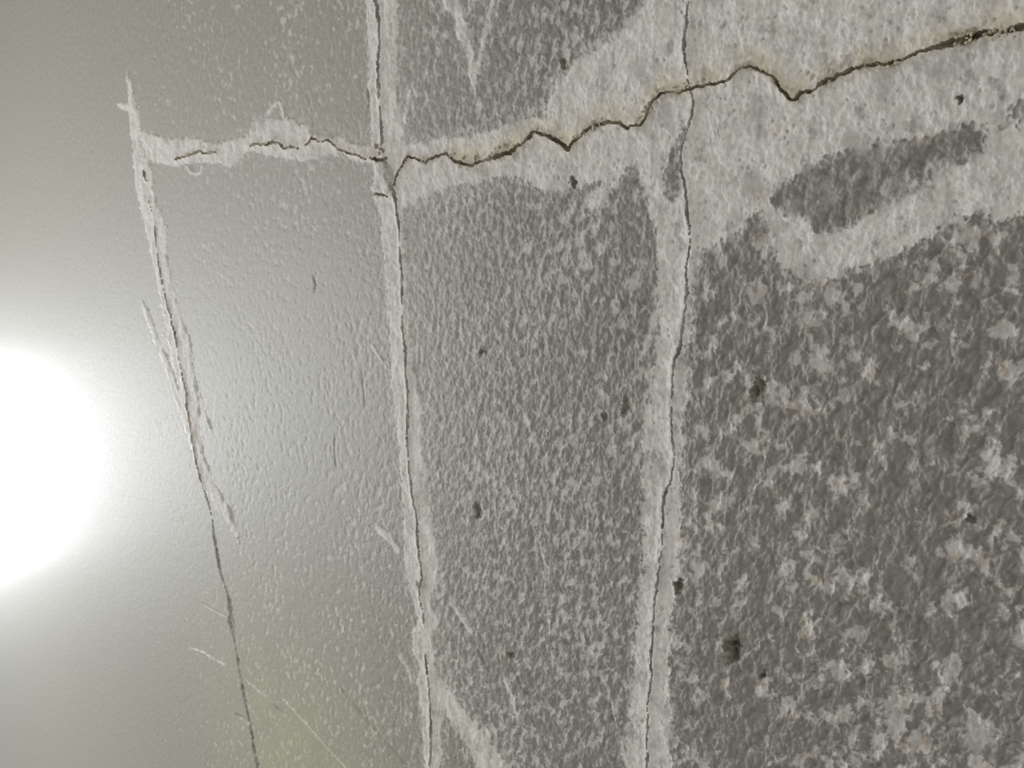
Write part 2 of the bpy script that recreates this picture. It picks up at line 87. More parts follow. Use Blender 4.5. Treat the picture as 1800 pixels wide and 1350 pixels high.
 ('scratch', 'small pale chip right of the slanting branch', [(0.3425,1.3249),(0.3427,1.3219),(0.3421,1.3202),(0.3430,1.3172),(0.3417,1.3143),(0.3410,1.3145),(0.3382,1.3186),(0.3368,1.3228),(0.3388,1.3248),(0.3420,1.3253)]),
]
CRACKS = [
 ('horizontal_crack', 'stepped horizontal crack with crumbling cream edge across the pale scraped patch', 0.003, [(0.4194,1.6221),(0.4175,1.6241),(0.4159,1.6261),(0.4144,1.6281),(0.4124,1.6308),(0.4098,1.6333),(0.4074,1.6357),(0.4047,1.6378),(0.4007,1.6371),(0.3963,1.6364),(0.3926,1.6353),(0.3887,1.6344),(0.3825,1.6360),(0.3788,1.6364),(0.3752,1.6370),(0.3718,1.6377),(0.3687,1.6359),(0.3653,1.6340),(0.3619,1.6327),(0.3582,1.6317),(0.3549,1.6308),(0.3512,1.6303),(0.3476,1.6310),(0.3446,1.6321),(0.3414,1.6325),(0.3380,1.6326),(0.3352,1.6331),(0.3322,1.6333),(0.3295,1.6337),(0.3255,1.6345),(0.3211,1.6348),(0.3182,1.6366),(0.3151,1.6379),(0.3123,1.6392),(0.3093,1.6404),(0.3071,1.6421),(0.3059,1.6439),(0.3036,1.6428),(0.3008,1.6421),(0.2979,1.6416),(0.2955,1.6403),(0.2926,1.6394),(0.2904,1.6377),(0.2884,1.6367),(0.2869,1.6350),(0.2834,1.6334),(0.2816,1.6357),(0.2800,1.6372),(0.2778,1.6389),(0.2752,1.6402),(0.2726,1.6414),(0.2703,1.6427),(0.2681,1.6431),(0.2658,1.6434),(0.2637,1.6437),(0.2614,1.6438),(0.2591,1.6442),(0.2568,1.6434),(0.2546,1.6431),(0.2515,1.6423),(0.2491,1.6405),(0.2473,1.6417),(0.2447,1.6416),(0.2418,1.6417),(0.2396,1.6438),(0.2390,1.6456),(0.2384,1.6470),(0.2375,1.6488),(0.2360,1.6502),(0.2348,1.6513),(0.2330,1.6519),(0.2319,1.6530),(0.2293,1.6538),(0.2272,1.6533),(0.2250,1.6529),(0.2222,1.6526),(0.2202,1.6531),(0.2182,1.6533),(0.2154,1.6533),(0.2128,1.6536),(0.2102,1.6539),(0.2075,1.6540),(0.2056,1.6540),(0.2037,1.6542),(0.2017,1.6544),(0.1998,1.6549),(0.1985,1.6558),(0.1973,1.6567),(0.1952,1.6582),(0.1921,1.6587),(0.1893,1.6576),(0.1875,1.6568),(0.1857,1.6558),(0.1841,1.6550),(0.1825,1.6542),(0.1811,1.6530),(0.1800,1.6515),(0.1788,1.6504),(0.1780,1.6490),(0.1767,1.6476),(0.1755,1.6461),(0.1735,1.6449),(0.1712,1.6450),(0.1698,1.6464),(0.1684,1.6469),(0.1668,1.6470),(0.1642,1.6475),(0.1628,1.6485),(0.1611,1.6491),(0.1597,1.6494),(0.1582,1.6500),(0.1569,1.6504),(0.1558,1.6512),(0.1542,1.6511),(0.1528,1.6513),(0.1515,1.6518),(0.1504,1.6525),(0.1489,1.6529),(0.1475,1.6532),(0.1456,1.6531),(0.1436,1.6526),(0.1417,1.6529),(0.1397,1.6528),(0.1378,1.6530),(0.1360,1.6534),(0.1342,1.6538),(0.1323,1.6539),(0.1308,1.6544),(0.1297,1.6552),(0.1279,1.6553),(0.1261,1.6554),(0.1242,1.6551),(0.1224,1.6551),(0.1213,1.6556),(0.1201,1.6556),(0.1189,1.6556),(0.1177,1.6561),(0.1163,1.6563),(0.1148,1.6562),(0.1136,1.6567),(0.1123,1.6566),(0.1107,1.6569),(0.1094,1.6577),(0.1077,1.6571),(0.1062,1.6577),(0.1048,1.6576),(0.1035,1.6578),(0.1021,1.6574),(0.1005,1.6572),(0.0990,1.6575),(0.0980,1.6581),(0.0968,1.6575),(0.0957,1.6576),(0.0947,1.6580),(0.0936,1.6578),(0.0926,1.6581),(0.0916,1.6583),(0.0906,1.6583),(0.0897,1.6586),(0.0886,1.6583),(0.0876,1.6584),(0.0865,1.6582),(0.0854,1.6577),(0.0844,1.6576),(0.0836,1.6582),(0.0825,1.6577),(0.0816,1.6584),(0.0805,1.6576),(0.0796,1.6581),(0.0785,1.6574),(0.0775,1.6575),(0.0766,1.6581),(0.0756,1.6577),(0.0745,1.6573),(0.0736,1.6575),(0.0727,1.6575),(0.0717,1.6574),(0.0707,1.6577),(0.0697,1.6575),(0.0691,1.6583),(0.0682,1.6584),(0.0674,1.6587),(0.0665,1.6588),(0.0657,1.6589),(0.0649,1.6591),(0.0641,1.6594),(0.0633,1.6597),(0.0625,1.6599),(0.0615,1.6597),(0.0608,1.6600),(0.0601,1.6605),(0.0592,1.6604),(0.0584,1.6603),(0.0576,1.6604),(0.0567,1.6600),(0.0559,1.6601),(0.0550,1.6602),(0.0542,1.6604),(0.0534,1.6604),(0.0525,1.6598),(0.0517,1.6602),(0.0508,1.6595),(0.0500,1.6596),(0.0492,1.6600),(0.0484,1.6598),(0.0476,1.6598),(0.0467,1.6593),(0.0459,1.6596),(0.0451,1.6592),(0.0444,1.6597),(0.0436,1.6597),(0.0428,1.6596),(0.0420,1.6596),(0.0412,1.6597),(0.0404,1.6596),(0.0398,1.6598),(0.0390,1.6597),(0.0382,1.6595),(0.0374,1.6595),(0.0367,1.6594),(0.0360,1.6599),(0.0354,1.6600),(0.0345,1.6597),(0.0338,1.6596),(0.0331,1.6598),(0.0324,1.6597),(0.0317,1.6600),(0.0310,1.6599),(0.0303,1.6600),(0.0296,1.6599),(0.0289,1.6600),(0.0283,1.6605),(0.0276,1.6603),(0.0268,1.6599),(0.0262,1.6601),(0.0255,1.6601),(0.0250,1.6607),(0.0241,1.6601),(0.0235,1.6603),(0.0230,1.6608),(0.0223,1.6607),(0.0216,1.6608),(0.0210,1.6609),(0.0202,1.6605),(0.0197,1.6609),(0.0190,1.6607),(0.0183,1.6608),(0.0178,1.6612),(0.0171,1.6611),(0.0166,1.6614),(0.0166,1.6616),(0.0174,1.6621),(0.0179,1.6617),(0.0187,1.6620),(0.0193,1.6620),(0.0199,1.6618),(0.0206,1.6617),(0.0213,1.6619),(0.0219,1.6619),(0.0225,1.6615),(0.0233,1.6620),(0.0239,1.6619),(0.0246,1.6617),(0.0253,1.6619),(0.0259,1.6616),(0.0266,1.6617),(0.0273,1.6616),(0.0278,1.6612),(0.0285,1.6611),(0.0292,1.6611),(0.0300,1.6613),(0.0306,1.6612),(0.0314,1.6613),(0.0320,1.6611),(0.0327,1.6609),(0.0335,1.6613),(0.0343,1.6613),(0.0348,1.6607),(0.0356,1.6611),(0.0364,1.6612),(0.0370,1.6608),(0.0378,1.6610),(0.0386,1.6610),(0.0393,1.6608),(0.0399,1.6605),(0.0406,1.6603),(0.0414,1.6602),(0.0421,1.6602),(0.0430,1.6604),(0.0438,1.6607),(0.0445,1.6605),(0.0454,1.6608),(0.0462,1.6608),(0.0471,1.6614),(0.0478,1.6609),(0.0486,1.6609),(0.0494,1.6611),(0.0503,1.6612),(0.0512,1.6618),(0.0519,1.6611),(0.0527,1.6612),(0.0535,1.6611),(0.0544,1.6611),(0.0553,1.6614),(0.0562,1.6617),(0.0570,1.6615),(0.0579,1.6618),(0.0588,1.6616),(0.0596,1.6615),(0.0605,1.6615),(0.0613,1.6615),(0.0620,1.6608),(0.0630,1.6611),(0.0636,1.6605),(0.0644,1.6604),(0.0653,1.6602),(0.0662,1.6602),(0.0669,1.6597),(0.0676,1.6593),(0.0685,1.6591),(0.0695,1.6593),(0.0702,1.6589),(0.0711,1.6589),(0.0720,1.6588),(0.0729,1.6586),(0.0738,1.6587),(0.0749,1.6593),(0.0758,1.6589),(0.0769,1.6596),(0.0778,1.6590),(0.0789,1.6595),(0.0798,1.6592),(0.0809,1.6598),(0.0819,1.6595),(0.0828,1.6594),(0.0838,1.6592),(0.0848,1.6592),(0.0859,1.6597),(0.0867,1.6591),(0.0878,1.6595),(0.0887,1.6591),(0.0899,1.6595),(0.0909,1.6597),(0.0919,1.6593),(0.0930,1.6596),(0.0940,1.6592),(0.0952,1.6598),(0.0962,1.6592),(0.0972,1.6590),(0.0985,1.6596),(0.0995,1.6594),(0.1009,1.6588),(0.1026,1.6592),(0.1037,1.6585),(0.1050,1.6584),(0.1063,1.6584),(0.1080,1.6591),(0.1097,1.6590),(0.1115,1.6593),(0.1131,1.6589),(0.1143,1.6583),(0.1155,1.6580),(0.1168,1.6580),(0.1183,1.6580),(0.1199,1.6582),(0.1209,1.6576),(0.1222,1.6577),(0.1230,1.6568),(0.1246,1.6563),(0.1264,1.6562),(0.1281,1.6559),(0.1300,1.6560),(0.1313,1.6550),(0.1325,1.6543),(0.1344,1.6543),(0.1362,1.6541),(0.1381,1.6539),(0.1399,1.6536),(0.1419,1.6537),(0.1438,1.6536),(0.1457,1.6538),(0.1478,1.6541),(0.1493,1.6536),(0.1507,1.6532),(0.1522,1.6532),(0.1535,1.6527),(0.1549,1.6525),(0.1564,1.6525),(0.1574,1.6515),(0.1589,1.6514),(0.1607,1.6513),(0.1620,1.6502),(0.1636,1.6493),(0.1644,1.6478),(0.1671,1.6480),(0.1687,1.6476),(0.1706,1.6475),(0.1719,1.6458),(0.1734,1.6455),(0.1747,1.6468),(0.1758,1.6481),(0.1773,1.6494),(0.1781,1.6508),(0.1790,1.6522),(0.1806,1.6534),(0.1823,1.6545),(0.1839,1.6554),(0.1853,1.6565),(0.1872,1.6574),(0.1890,1.6584),(0.1922,1.6592),(0.1954,1.6585),(0.1979,1.6572),(0.1990,1.6563),(0.2003,1.6555),(0.2021,1.6552),(0.2039,1.6548),(0.2058,1.6546),(0.2077,1.6547),(0.2103,1.6543),(0.2129,1.6541),(0.2156,1.6540),(0.2183,1.6537),(0.2203,1.6535),(0.2223,1.6533),(0.2251,1.6532),(0.2271,1.6540),(0.2294,1.6543),(0.2323,1.6536),(0.2339,1.6527),(0.2354,1.6519),(0.2367,1.6507),(0.2381,1.6491),(0.2398,1.6476),(0.2399,1.6458),(0.2403,1.6442),(0.2422,1.6421),(0.2448,1.6423),(0.2476,1.6422),(0.2489,1.6413),(0.2510,1.6429),(0.2542,1.6443),(0.2567,1.6450),(0.2592,1.6453),(0.2616,1.6451),(0.2641,1.6449),(0.2665,1.6447),(0.2685,1.6439),(0.2706,1.6432),(0.2735,1.6422),(0.2758,1.6407),(0.2783,1.6393),(0.2813,1.6381),(0.2827,1.6363),(0.2839,1.6349),(0.2849,1.6364),(0.2869,1.6376),(0.2891,1.6388),(0.2917,1.6403),(0.2947,1.6415),(0.2975,1.6423),(0.3003,1.6432),(0.3032,1.6438),(0.3063,1.6446),(0.3088,1.6430),(0.3105,1.6414),(0.3130,1.6399),(0.3161,1.6388),(0.3195,1.6378),(0.3223,1.6364),(0.3262,1.6360),(0.3304,1.6356),(0.3330,1.6348),(0.3355,1.6337),(0.3383,1.6332),(0.3416,1.6329),(0.3449,1.6328),(0.3483,1.6321),(0.3514,1.6315),(0.3545,1.6320),(0.3575,1.6329),(0.3610,1.6338),(0.3644,1.6349),(0.3675,1.6368),(0.3717,1.6383),(0.3757,1.6380),(0.3794,1.6374),(0.3830,1.6365),(0.3889,1.6348),(0.3924,1.6356),(0.3961,1.6368),(0.4005,1.6377),(0.4052,1.6384),(0.4082,1.6361),(0.4107,1.6336),(0.4131,1.6310),(0.4151,1.6283),(0.4166,1.6262),(0.4182,1.6242),(0.4196,1.6222)]),
 ('horizontal_crack', 'hairline horizontal crack in the pale band between left and middle cracks', 0.002, [(0.5905,1.6546),(0.5844,1.6551),(0.5793,1.6561),(0.5715,1.6555),(0.5633,1.6545),(0.5554,1.6554),(0.5466,1.6546),(0.5434,1.6524),(0.5386,1.6506),(0.5295,1.6513),(0.5243,1.6503),(0.5188,1.6493),(0.5131,1.6510),(0.5077,1.6527),(0.5043,1.6547),(0.4997,1.6534),(0.4947,1.6518),(0.4896,1.6521),(0.4848,1.6522),(0.4813,1.6504),(0.4779,1.6484),(0.4743,1.6466),(0.4699,1.6450),(0.4652,1.6437),(0.4603,1.6428),(0.4554,1.6421),(0.4504,1.6405),(0.4454,1.6390),(0.4389,1.6391),(0.4389,1.6391),(0.4453,1.6392),(0.4501,1.6408),(0.4552,1.6424),(0.4600,1.6434),(0.4647,1.6445),(0.4694,1.6456),(0.4737,1.6470),(0.4771,1.6488),(0.4809,1.6506),(0.4846,1.6525),(0.4897,1.6525),(0.4945,1.6521),(0.4991,1.6539),(0.5047,1.6554),(0.5084,1.6531),(0.5136,1.6513),(0.5190,1.6496),(0.5240,1.6507),(0.5295,1.6521),(0.5384,1.6513),(0.5413,1.6534),(0.5460,1.6552),(0.5556,1.6568),(0.5635,1.6554),(0.5713,1.6561),(0.5796,1.6570),(0.5853,1.6559),(0.5906,1.6547)]),
 ('horizontal_crack', 'short jagged hairline beside the left vertical crack', 0.002, [(0.7191,1.6534),(0.7100,1.6536),(0.7007,1.6544),(0.6914,1.6549),(0.6840,1.6550),(0.6734,1.6560),(0.6678,1.6570),(0.6611,1.6547),(0.6492,1.6547),(0.6397,1.6548),(0.6397,1.6549),(0.6493,1.6555),(0.6607,1.6554),(0.6674,1.6578),(0.6743,1.6570),(0.6845,1.6558),(0.6918,1.6559),(0.7010,1.6549),(0.7104,1.6542),(0.7192,1.6535)]),
 ('vertical_crack', 'upper middle vertical crack above the horizontal crack', 0.002, [(0.4312,1.8703),(0.4319,1.8687),(0.4328,1.8671),(0.4323,1.8650),(0.4321,1.8631),(0.4316,1.8610),(0.4317,1.8591),(0.4322,1.8573),(0.4327,1.8556),(0.4321,1.8535),(0.4317,1.8514),(0.4317,1.8495),(0.4315,1.8475),(0.4318,1.8457),(0.4321,1.8439),(0.4320,1.8419),(0.4321,1.8400),(0.4317,1.8379),(0.4327,1.8363),(0.4321,1.8341),(0.4324,1.8323),(0.4318,1.8302),(0.4320,1.8283),(0.4327,1.8265),(0.4325,1.8245),(0.4315,1.8222),(0.4318,1.8204),(0.4315,1.8183),(0.4315,1.8163),(0.4317,1.8144),(0.4320,1.8125),(0.4316,1.8104),(0.4320,1.8085),(0.4324,1.8066),(0.4321,1.8045),(0.4320,1.8025),(0.4317,1.8004),(0.4320,1.7984),(0.4328,1.7966),(0.4320,1.7943),(0.4326,1.7925),(0.4317,1.7902),(0.4320,1.7882),(0.4318,1.7861),(0.4320,1.7841),(0.4318,1.7820),(0.4326,1.7802),(0.4324,1.7781),(0.4317,1.7758),(0.4322,1.7739),(0.4316,1.7717),(0.4319,1.7697),(0.4320,1.7676),(0.4324,1.7657),(0.4318,1.7635),(0.4319,1.7614),(0.4321,1.7593),(0.4320,1.7572),(0.4317,1.7549),(0.4321,1.7528),(0.4321,1.7506),(0.4319,1.7484),(0.4320,1.7462),(0.4321,1.7441),(0.4320,1.7418),(0.4322,1.7397),(0.4320,1.7374),(0.4322,1.7352),(0.4323,1.7330),(0.4322,1.7308),(0.4335,1.7288),(0.4331,1.7265),(0.4332,1.7242),(0.4312,1.7209),(0.4310,1.7179),(0.4307,1.7156),(0.4300,1.7133),(0.4294,1.7110),(0.4291,1.7087),(0.4294,1.7063),(0.4292,1.7037),(0.4287,1.7012),(0.4296,1.6993),(0.4295,1.6971),(0.4304,1.6951),(0.4306,1.6930),(0.4318,1.6910),(0.4311,1.6885),(0.4314,1.6861),(0.4307,1.6836),(0.4317,1.6812),(0.4315,1.6788),(0.4309,1.6762),(0.4311,1.6738),(0.4303,1.6713),(0.4301,1.6688),(0.4299,1.6663),(0.4300,1.6637),(0.4300,1.6611),(0.4295,1.6585),(0.4302,1.6560),(0.4296,1.6534),(0.4295,1.6508),(0.4302,1.6483),(0.4292,1.6458),(0.4288,1.6457),(0.4283,1.6482),(0.4280,1.6507),(0.4283,1.6533),(0.4277,1.6558),(0.4283,1.6585),(0.4290,1.6611),(0.4291,1.6637),(0.4294,1.6663),(0.4297,1.6688),(0.4295,1.6712),(0.4294,1.6737),(0.4296,1.6761),(0.4290,1.6785),(0.4297,1.6810),(0.4299,1.6835),(0.4300,1.6859),(0.4291,1.6883),(0.4299,1.6908),(0.4290,1.6927),(0.4279,1.6947),(0.4282,1.6969),(0.4280,1.6989),(0.4274,1.7010),(0.4279,1.7036),(0.4280,1.7061),(0.4277,1.7085),(0.4283,1.7109),(0.4281,1.7131),(0.4284,1.7154),(0.4292,1.7177),(0.4291,1.7208),(0.4307,1.7240),(0.4297,1.7260),(0.4298,1.7282),(0.4306,1.7306),(0.4312,1.7329),(0.4306,1.7350),(0.4314,1.7373),(0.4313,1.7395),(0.4316,1.7418),(0.4315,1.7439),(0.4309,1.7460),(0.4308,1.7482),(0.4311,1.7504),(0.4310,1.7526),(0.4309,1.7547),(0.4303,1.7568),(0.4305,1.7590),(0.4301,1.7610),(0.4305,1.7632),(0.4294,1.7650),(0.4304,1.7673),(0.4301,1.7693),(0.4308,1.7715),(0.4302,1.7734),(0.4306,1.7756),(0.4303,1.7776),(0.4301,1.7796),(0.4304,1.7817),(0.4309,1.7839),(0.4307,1.7859),(0.4303,1.7878),(0.4307,1.7900),(0.4297,1.7917),(0.4303,1.7939),(0.4302,1.7959),(0.4295,1.7978),(0.4300,1.7999),(0.4304,1.8020),(0.4304,1.8040),(0.4304,1.8061),(0.4305,1.8081),(0.4309,1.8102),(0.4310,1.8122),(0.4309,1.8142),(0.4309,1.8162),(0.4312,1.8182),(0.4309,1.8201),(0.4305,1.8219),(0.4309,1.8240),(0.4299,1.8257),(0.4304,1.8278),(0.4306,1.8298),(0.4307,1.8317),(0.4302,1.8335),(0.4307,1.8356),(0.4304,1.8375),(0.4303,1.8394),(0.4302,1.8413),(0.4305,1.8433),(0.4303,1.8452),(0.4307,1.8473),(0.4308,1.8492),(0.4307,1.8511),(0.4305,1.8530),(0.4294,1.8545),(0.4304,1.8567),(0.4296,1.8584),(0.4305,1.8606),(0.4303,1.8624),(0.4303,1.8643),(0.4303,1.8662),(0.4297,1.8679),(0.4309,1.8702)]),
 ('vertical_crack', 'middle vertical crack running down the narrow pale band', 0.0016, [(0.4255,1.6374),(0.4246,1.6345),(0.4236,1.6317),(0.4231,1.6285),(0.4219,1.6253),(0.4203,1.6220),(0.4195,1.6188),(0.4182,1.6157),(0.4168,1.6134),(0.4165,1.6110),(0.4159,1.6086),(0.4153,1.6063),(0.4153,1.6039),(0.4151,1.6016),(0.4140,1.5992),(0.4137,1.5969),(0.4137,1.5945),(0.4136,1.5921),(0.4136,1.5897),(0.4143,1.5873),(0.4138,1.5847),(0.4144,1.5820),(0.4135,1.5794),(0.4136,1.5771),(0.4130,1.5749),(0.4135,1.5726),(0.4135,1.5704),(0.4128,1.5682),(0.4126,1.5659),(0.4128,1.5636),(0.4125,1.5613),(0.4124,1.5590),(0.4125,1.5566),(0.4124,1.5543),(0.4127,1.5520),(0.4129,1.5493),(0.4132,1.5465),(0.4137,1.5437),(0.4128,1.5411),(0.4123,1.5384),(0.4116,1.5357),(0.4115,1.5331),(0.4117,1.5304),(0.4110,1.5278),(0.4112,1.5252),(0.4104,1.5226),(0.4106,1.5202),(0.4101,1.5179),(0.4104,1.5155),(0.4101,1.5132),(0.4099,1.5108),(0.4102,1.5084),(0.4093,1.5061),(0.4093,1.5037),(0.4098,1.5013),(0.4098,1.4989),(0.4101,1.4964),(0.4095,1.4941),(0.4099,1.4916),(0.4102,1.4892),(0.4101,1.4867),(0.4102,1.4841),(0.4103,1.4815),(0.4109,1.4788),(0.4106,1.4763),(0.4106,1.4737),(0.4100,1.4713),(0.4101,1.4687),(0.4095,1.4663),(0.4094,1.4637),(0.4094,1.4611),(0.4092,1.4586),(0.4088,1.4559),(0.4089,1.4530),(0.4077,1.4506),(0.4073,1.4478),(0.4066,1.4452),(0.4058,1.4428),(0.4058,1.4401),(0.4050,1.4378),(0.4039,1.4355),(0.4035,1.4321),(0.4033,1.4286),(0.4029,1.4258),(0.4029,1.4229),(0.4028,1.4200),(0.4024,1.4173),(0.4022,1.4145),(0.4014,1.4119),(0.4015,1.4090),(0.4004,1.4066),(0.4000,1.4040),(0.3998,1.4014),(0.3995,1.3989),(0.3989,1.3964),(0.3998,1.3935),(0.4012,1.3904),(0.4013,1.3868),(0.4020,1.3829),(0.4008,1.3803),(0.4000,1.3776),(0.3989,1.3749),(0.3985,1.3714),(0.3973,1.3683),(0.3971,1.3684),(0.3975,1.3718),(0.3985,1.3751),(0.3994,1.3778),(0.4004,1.3805),(0.4013,1.3832),(0.4006,1.3869),(0.3998,1.3907),(0.3986,1.3937),(0.3978,1.3967),(0.3983,1.3993),(0.3989,1.4017),(0.3992,1.4043),(0.3992,1.4070),(0.3996,1.4097),(0.3998,1.4125),(0.4006,1.4150),(0.4016,1.4176),(0.4019,1.4203),(0.4020,1.4232),(0.4020,1.4261),(0.4018,1.4291),(0.4022,1.4325),(0.4023,1.4360),(0.4030,1.4384),(0.4044,1.4406),(0.4044,1.4433),(0.4055,1.4456),(0.4057,1.4484),(0.4065,1.4509),(0.4065,1.4537),(0.4076,1.4562),(0.4081,1.4588),(0.4086,1.4613),(0.4089,1.4638),(0.4091,1.4664),(0.4093,1.4689),(0.4093,1.4715),(0.4098,1.4739),(0.4097,1.4765),(0.4102,1.4790),(0.4096,1.4816),(0.4094,1.4842),(0.4087,1.4868),(0.4085,1.4894),(0.4079,1.4920),(0.4086,1.4943),(0.4082,1.4967),(0.4083,1.4991),(0.4084,1.5015),(0.4087,1.5038),(0.4081,1.5063),(0.4085,1.5086),(0.4082,1.5111),(0.4089,1.5134),(0.4091,1.5157),(0.4093,1.5180),(0.4093,1.5204),(0.4096,1.5227),(0.4092,1.5255),(0.4096,1.5280),(0.4103,1.5306),(0.4098,1.5333),(0.4107,1.5358),(0.4112,1.5386),(0.4123,1.5411),(0.4125,1.5439),(0.4125,1.5466),(0.4123,1.5493),(0.4120,1.5520),(0.4120,1.5544),(0.4120,1.5567),(0.4121,1.5590),(0.4118,1.5613),(0.4115,1.5636),(0.4112,1.5660),(0.4118,1.5682),(0.4120,1.5705),(0.4115,1.5728),(0.4120,1.5750),(0.4117,1.5772),(0.4118,1.5795),(0.4121,1.5821),(0.4124,1.5848),(0.4124,1.5874),(0.4129,1.5898),(0.4129,1.5921),(0.4128,1.5945),(0.4128,1.5969),(0.4128,1.5993),(0.4131,1.6017),(0.4133,1.6040),(0.4138,1.6064),(0.4147,1.6087),(0.4150,1.6111),(0.4161,1.6135),(0.4165,1.6159),(0.4171,1.6191),(0.4189,1.6222),(0.4213,1.6254),(0.4222,1.6285),(0.4233,1.6317),(0.4242,1.6346),(0.4254,1.6374)]),
 ('vertical_crack', 'lower end of the middle vertical crack beside the slanting branch', 0.0014, [(0.3967,1.3485),(0.3969,1.3456),(0.3966,1.3430),(0.3960,1.3405),(0.3952,1.3381),(0.3947,1.3354),(0.3945,1.3325),(0.3940,1.3297),(0.3939,1.3268),(0.3939,1.3238),(0.3934,1.3211),(0.3931,1.3183),(0.3931,1.3153),(0.3930,1.3123),(0.3926,1.3095),(0.3925,1.3066),(0.3931,1.3034),(0.3935,1.3002),(0.3938,1.2970),(0.3931,1.2943),(0.3933,1.2916),(0.3936,1.2887),(0.3938,1.2859),(0.3939,1.2832),(0.3941,1.2803),(0.3942,1.2776),(0.3942,1.2748),(0.3945,1.2720),(0.3945,1.2694),(0.3945,1.2666),(0.3949,1.2638),(0.3949,1.2611),(0.3951,1.2583),(0.3954,1.2554),(0.3957,1.2525),(0.3958,1.2498),(0.3956,1.2471),(0.3958,1.2442),(0.3958,1.2414),(0.3964,1.2382),(0.3962,1.2355),(0.3959,1.2327),(0.3963,1.2297),(0.3963,1.2268),(0.3965,1.2238),(0.3963,1.2210),(0.3963,1.2181),(0.3968,1.2150),(0.3968,1.2122),(0.3969,1.2092),(0.3980,1.2058),(0.3975,1.2032),(0.3980,1.2000),(0.3985,1.1968),(0.3983,1.1940),(0.3983,1.1912),(0.3991,1.1878),(0.3986,1.1852),(0.3991,1.1820),(0.3991,1.1791),(0.3992,1.1761),(0.3995,1.1730),(0.3998,1.1699),(0.4003,1.1666),(0.4005,1.1635),(0.4006,1.1605),(0.4009,1.1573),(0.4010,1.1544),(0.4017,1.1509),(0.4021,1.1477),(0.4019,1.1448),(0.4026,1.1414),(0.4027,1.1383),(0.4029,1.1352),(0.4026,1.1323),(0.4030,1.1290),(0.4033,1.1258),(0.4034,1.1227),(0.4038,1.1194),(0.4038,1.1164),(0.4040,1.1132),(0.4039,1.1102),(0.4040,1.1071),(0.4042,1.1038),(0.4044,1.1006),(0.4049,1.0972),(0.4047,1.0942),(0.4056,1.0906),(0.4055,1.0875),(0.4051,1.0847),(0.4054,1.0814),(0.4058,1.0780),(0.4055,1.0750),(0.4061,1.0714),(0.4058,1.0685),(0.4059,1.0653),(0.4062,1.0619),(0.4063,1.0587),(0.4066,1.0553),(0.4067,1.0521),(0.4074,1.0483),(0.4073,1.0452),(0.4072,1.0421),(0.4076,1.0386),(0.4078,1.0352),(0.4083,1.0316),(0.4085,1.0282),(0.4081,1.0253),(0.4086,1.0217),(0.4087,1.0184),(0.4089,1.0149),(0.4091,1.0115),(0.4092,1.0082),(0.4090,1.0051),(0.4098,1.0011),(0.4094,0.9981),(0.4102,0.9942),(0.4097,0.9914),(0.4093,0.9917),(0.4081,0.9960),(0.4084,0.9990),(0.4080,1.0026),(0.4085,1.0055),(0.4084,1.0089),(0.4082,1.0122),(0.4079,1.0158),(0.4073,1.0195),(0.4070,1.0230),(0.4072,1.0261),(0.4069,1.0295),(0.4069,1.0328),(0.4068,1.0360),(0.4063,1.0396),(0.4064,1.0427),(0.4061,1.0461),(0.4062,1.0492),(0.4062,1.0524),(0.4061,1.0557),(0.4059,1.0590),(0.4057,1.0623),(0.4057,1.0655),(0.4054,1.0689),(0.4048,1.0725),(0.4046,1.0757),(0.4045,1.0789),(0.4043,1.0822),(0.4042,1.0854),(0.4037,1.0888),(0.4035,1.0921),(0.4039,1.0949),(0.4036,1.0981),(0.4027,1.1018),(0.4035,1.1043),(0.4028,1.1079),(0.4029,1.1109),(0.4029,1.1140),(0.4024,1.1173),(0.4022,1.1206),(0.4021,1.1236),(0.4020,1.1267),(0.4021,1.1297),(0.4017,1.1330),(0.4017,1.1360),(0.4013,1.1392),(0.4005,1.1427),(0.4009,1.1455),(0.4009,1.1485),(0.4006,1.1516),(0.4002,1.1548),(0.4001,1.1579),(0.3999,1.1610),(0.3997,1.1640),(0.3992,1.1673),(0.3991,1.1703),(0.3992,1.1732),(0.3990,1.1762),(0.3987,1.1793),(0.3983,1.1825),(0.3977,1.1858),(0.3973,1.1889),(0.3968,1.1920),(0.3971,1.1947),(0.3971,1.1977),(0.3965,1.2009),(0.3963,1.2039),(0.3964,1.2067),(0.3958,1.2099),(0.3954,1.2129),(0.3957,1.2156),(0.3955,1.2186),(0.3954,1.2215),(0.3955,1.2244),(0.3955,1.2272),(0.3954,1.2302),(0.3951,1.2332),(0.3952,1.2360),(0.3948,1.2391),(0.3949,1.2419),(0.3951,1.2446),(0.3946,1.2477),(0.3947,1.2503),(0.3947,1.2530),(0.3943,1.2560),(0.3944,1.2586),(0.3944,1.2613),(0.3945,1.2640),(0.3943,1.2667),(0.3941,1.2696),(0.3940,1.2723),(0.3938,1.2750),(0.3936,1.2778),(0.3930,1.2808),(0.3926,1.2838),(0.3928,1.2864),(0.3926,1.2892),(0.3923,1.2920),(0.3914,1.2951),(0.3914,1.2981),(0.3917,1.3010),(0.3915,1.3041),(0.3911,1.3072),(0.3913,1.3101),(0.3918,1.3129),(0.3922,1.3157),(0.3923,1.3186),(0.3924,1.3216),(0.3927,1.3244),(0.3930,1.3272),(0.3937,1.3299),(0.3939,1.3328),(0.3941,1.3356),(0.3938,1.3387),(0.3948,1.3411),(0.3951,1.3437),(0.3958,1.3462),(0.3965,1.3486)]),
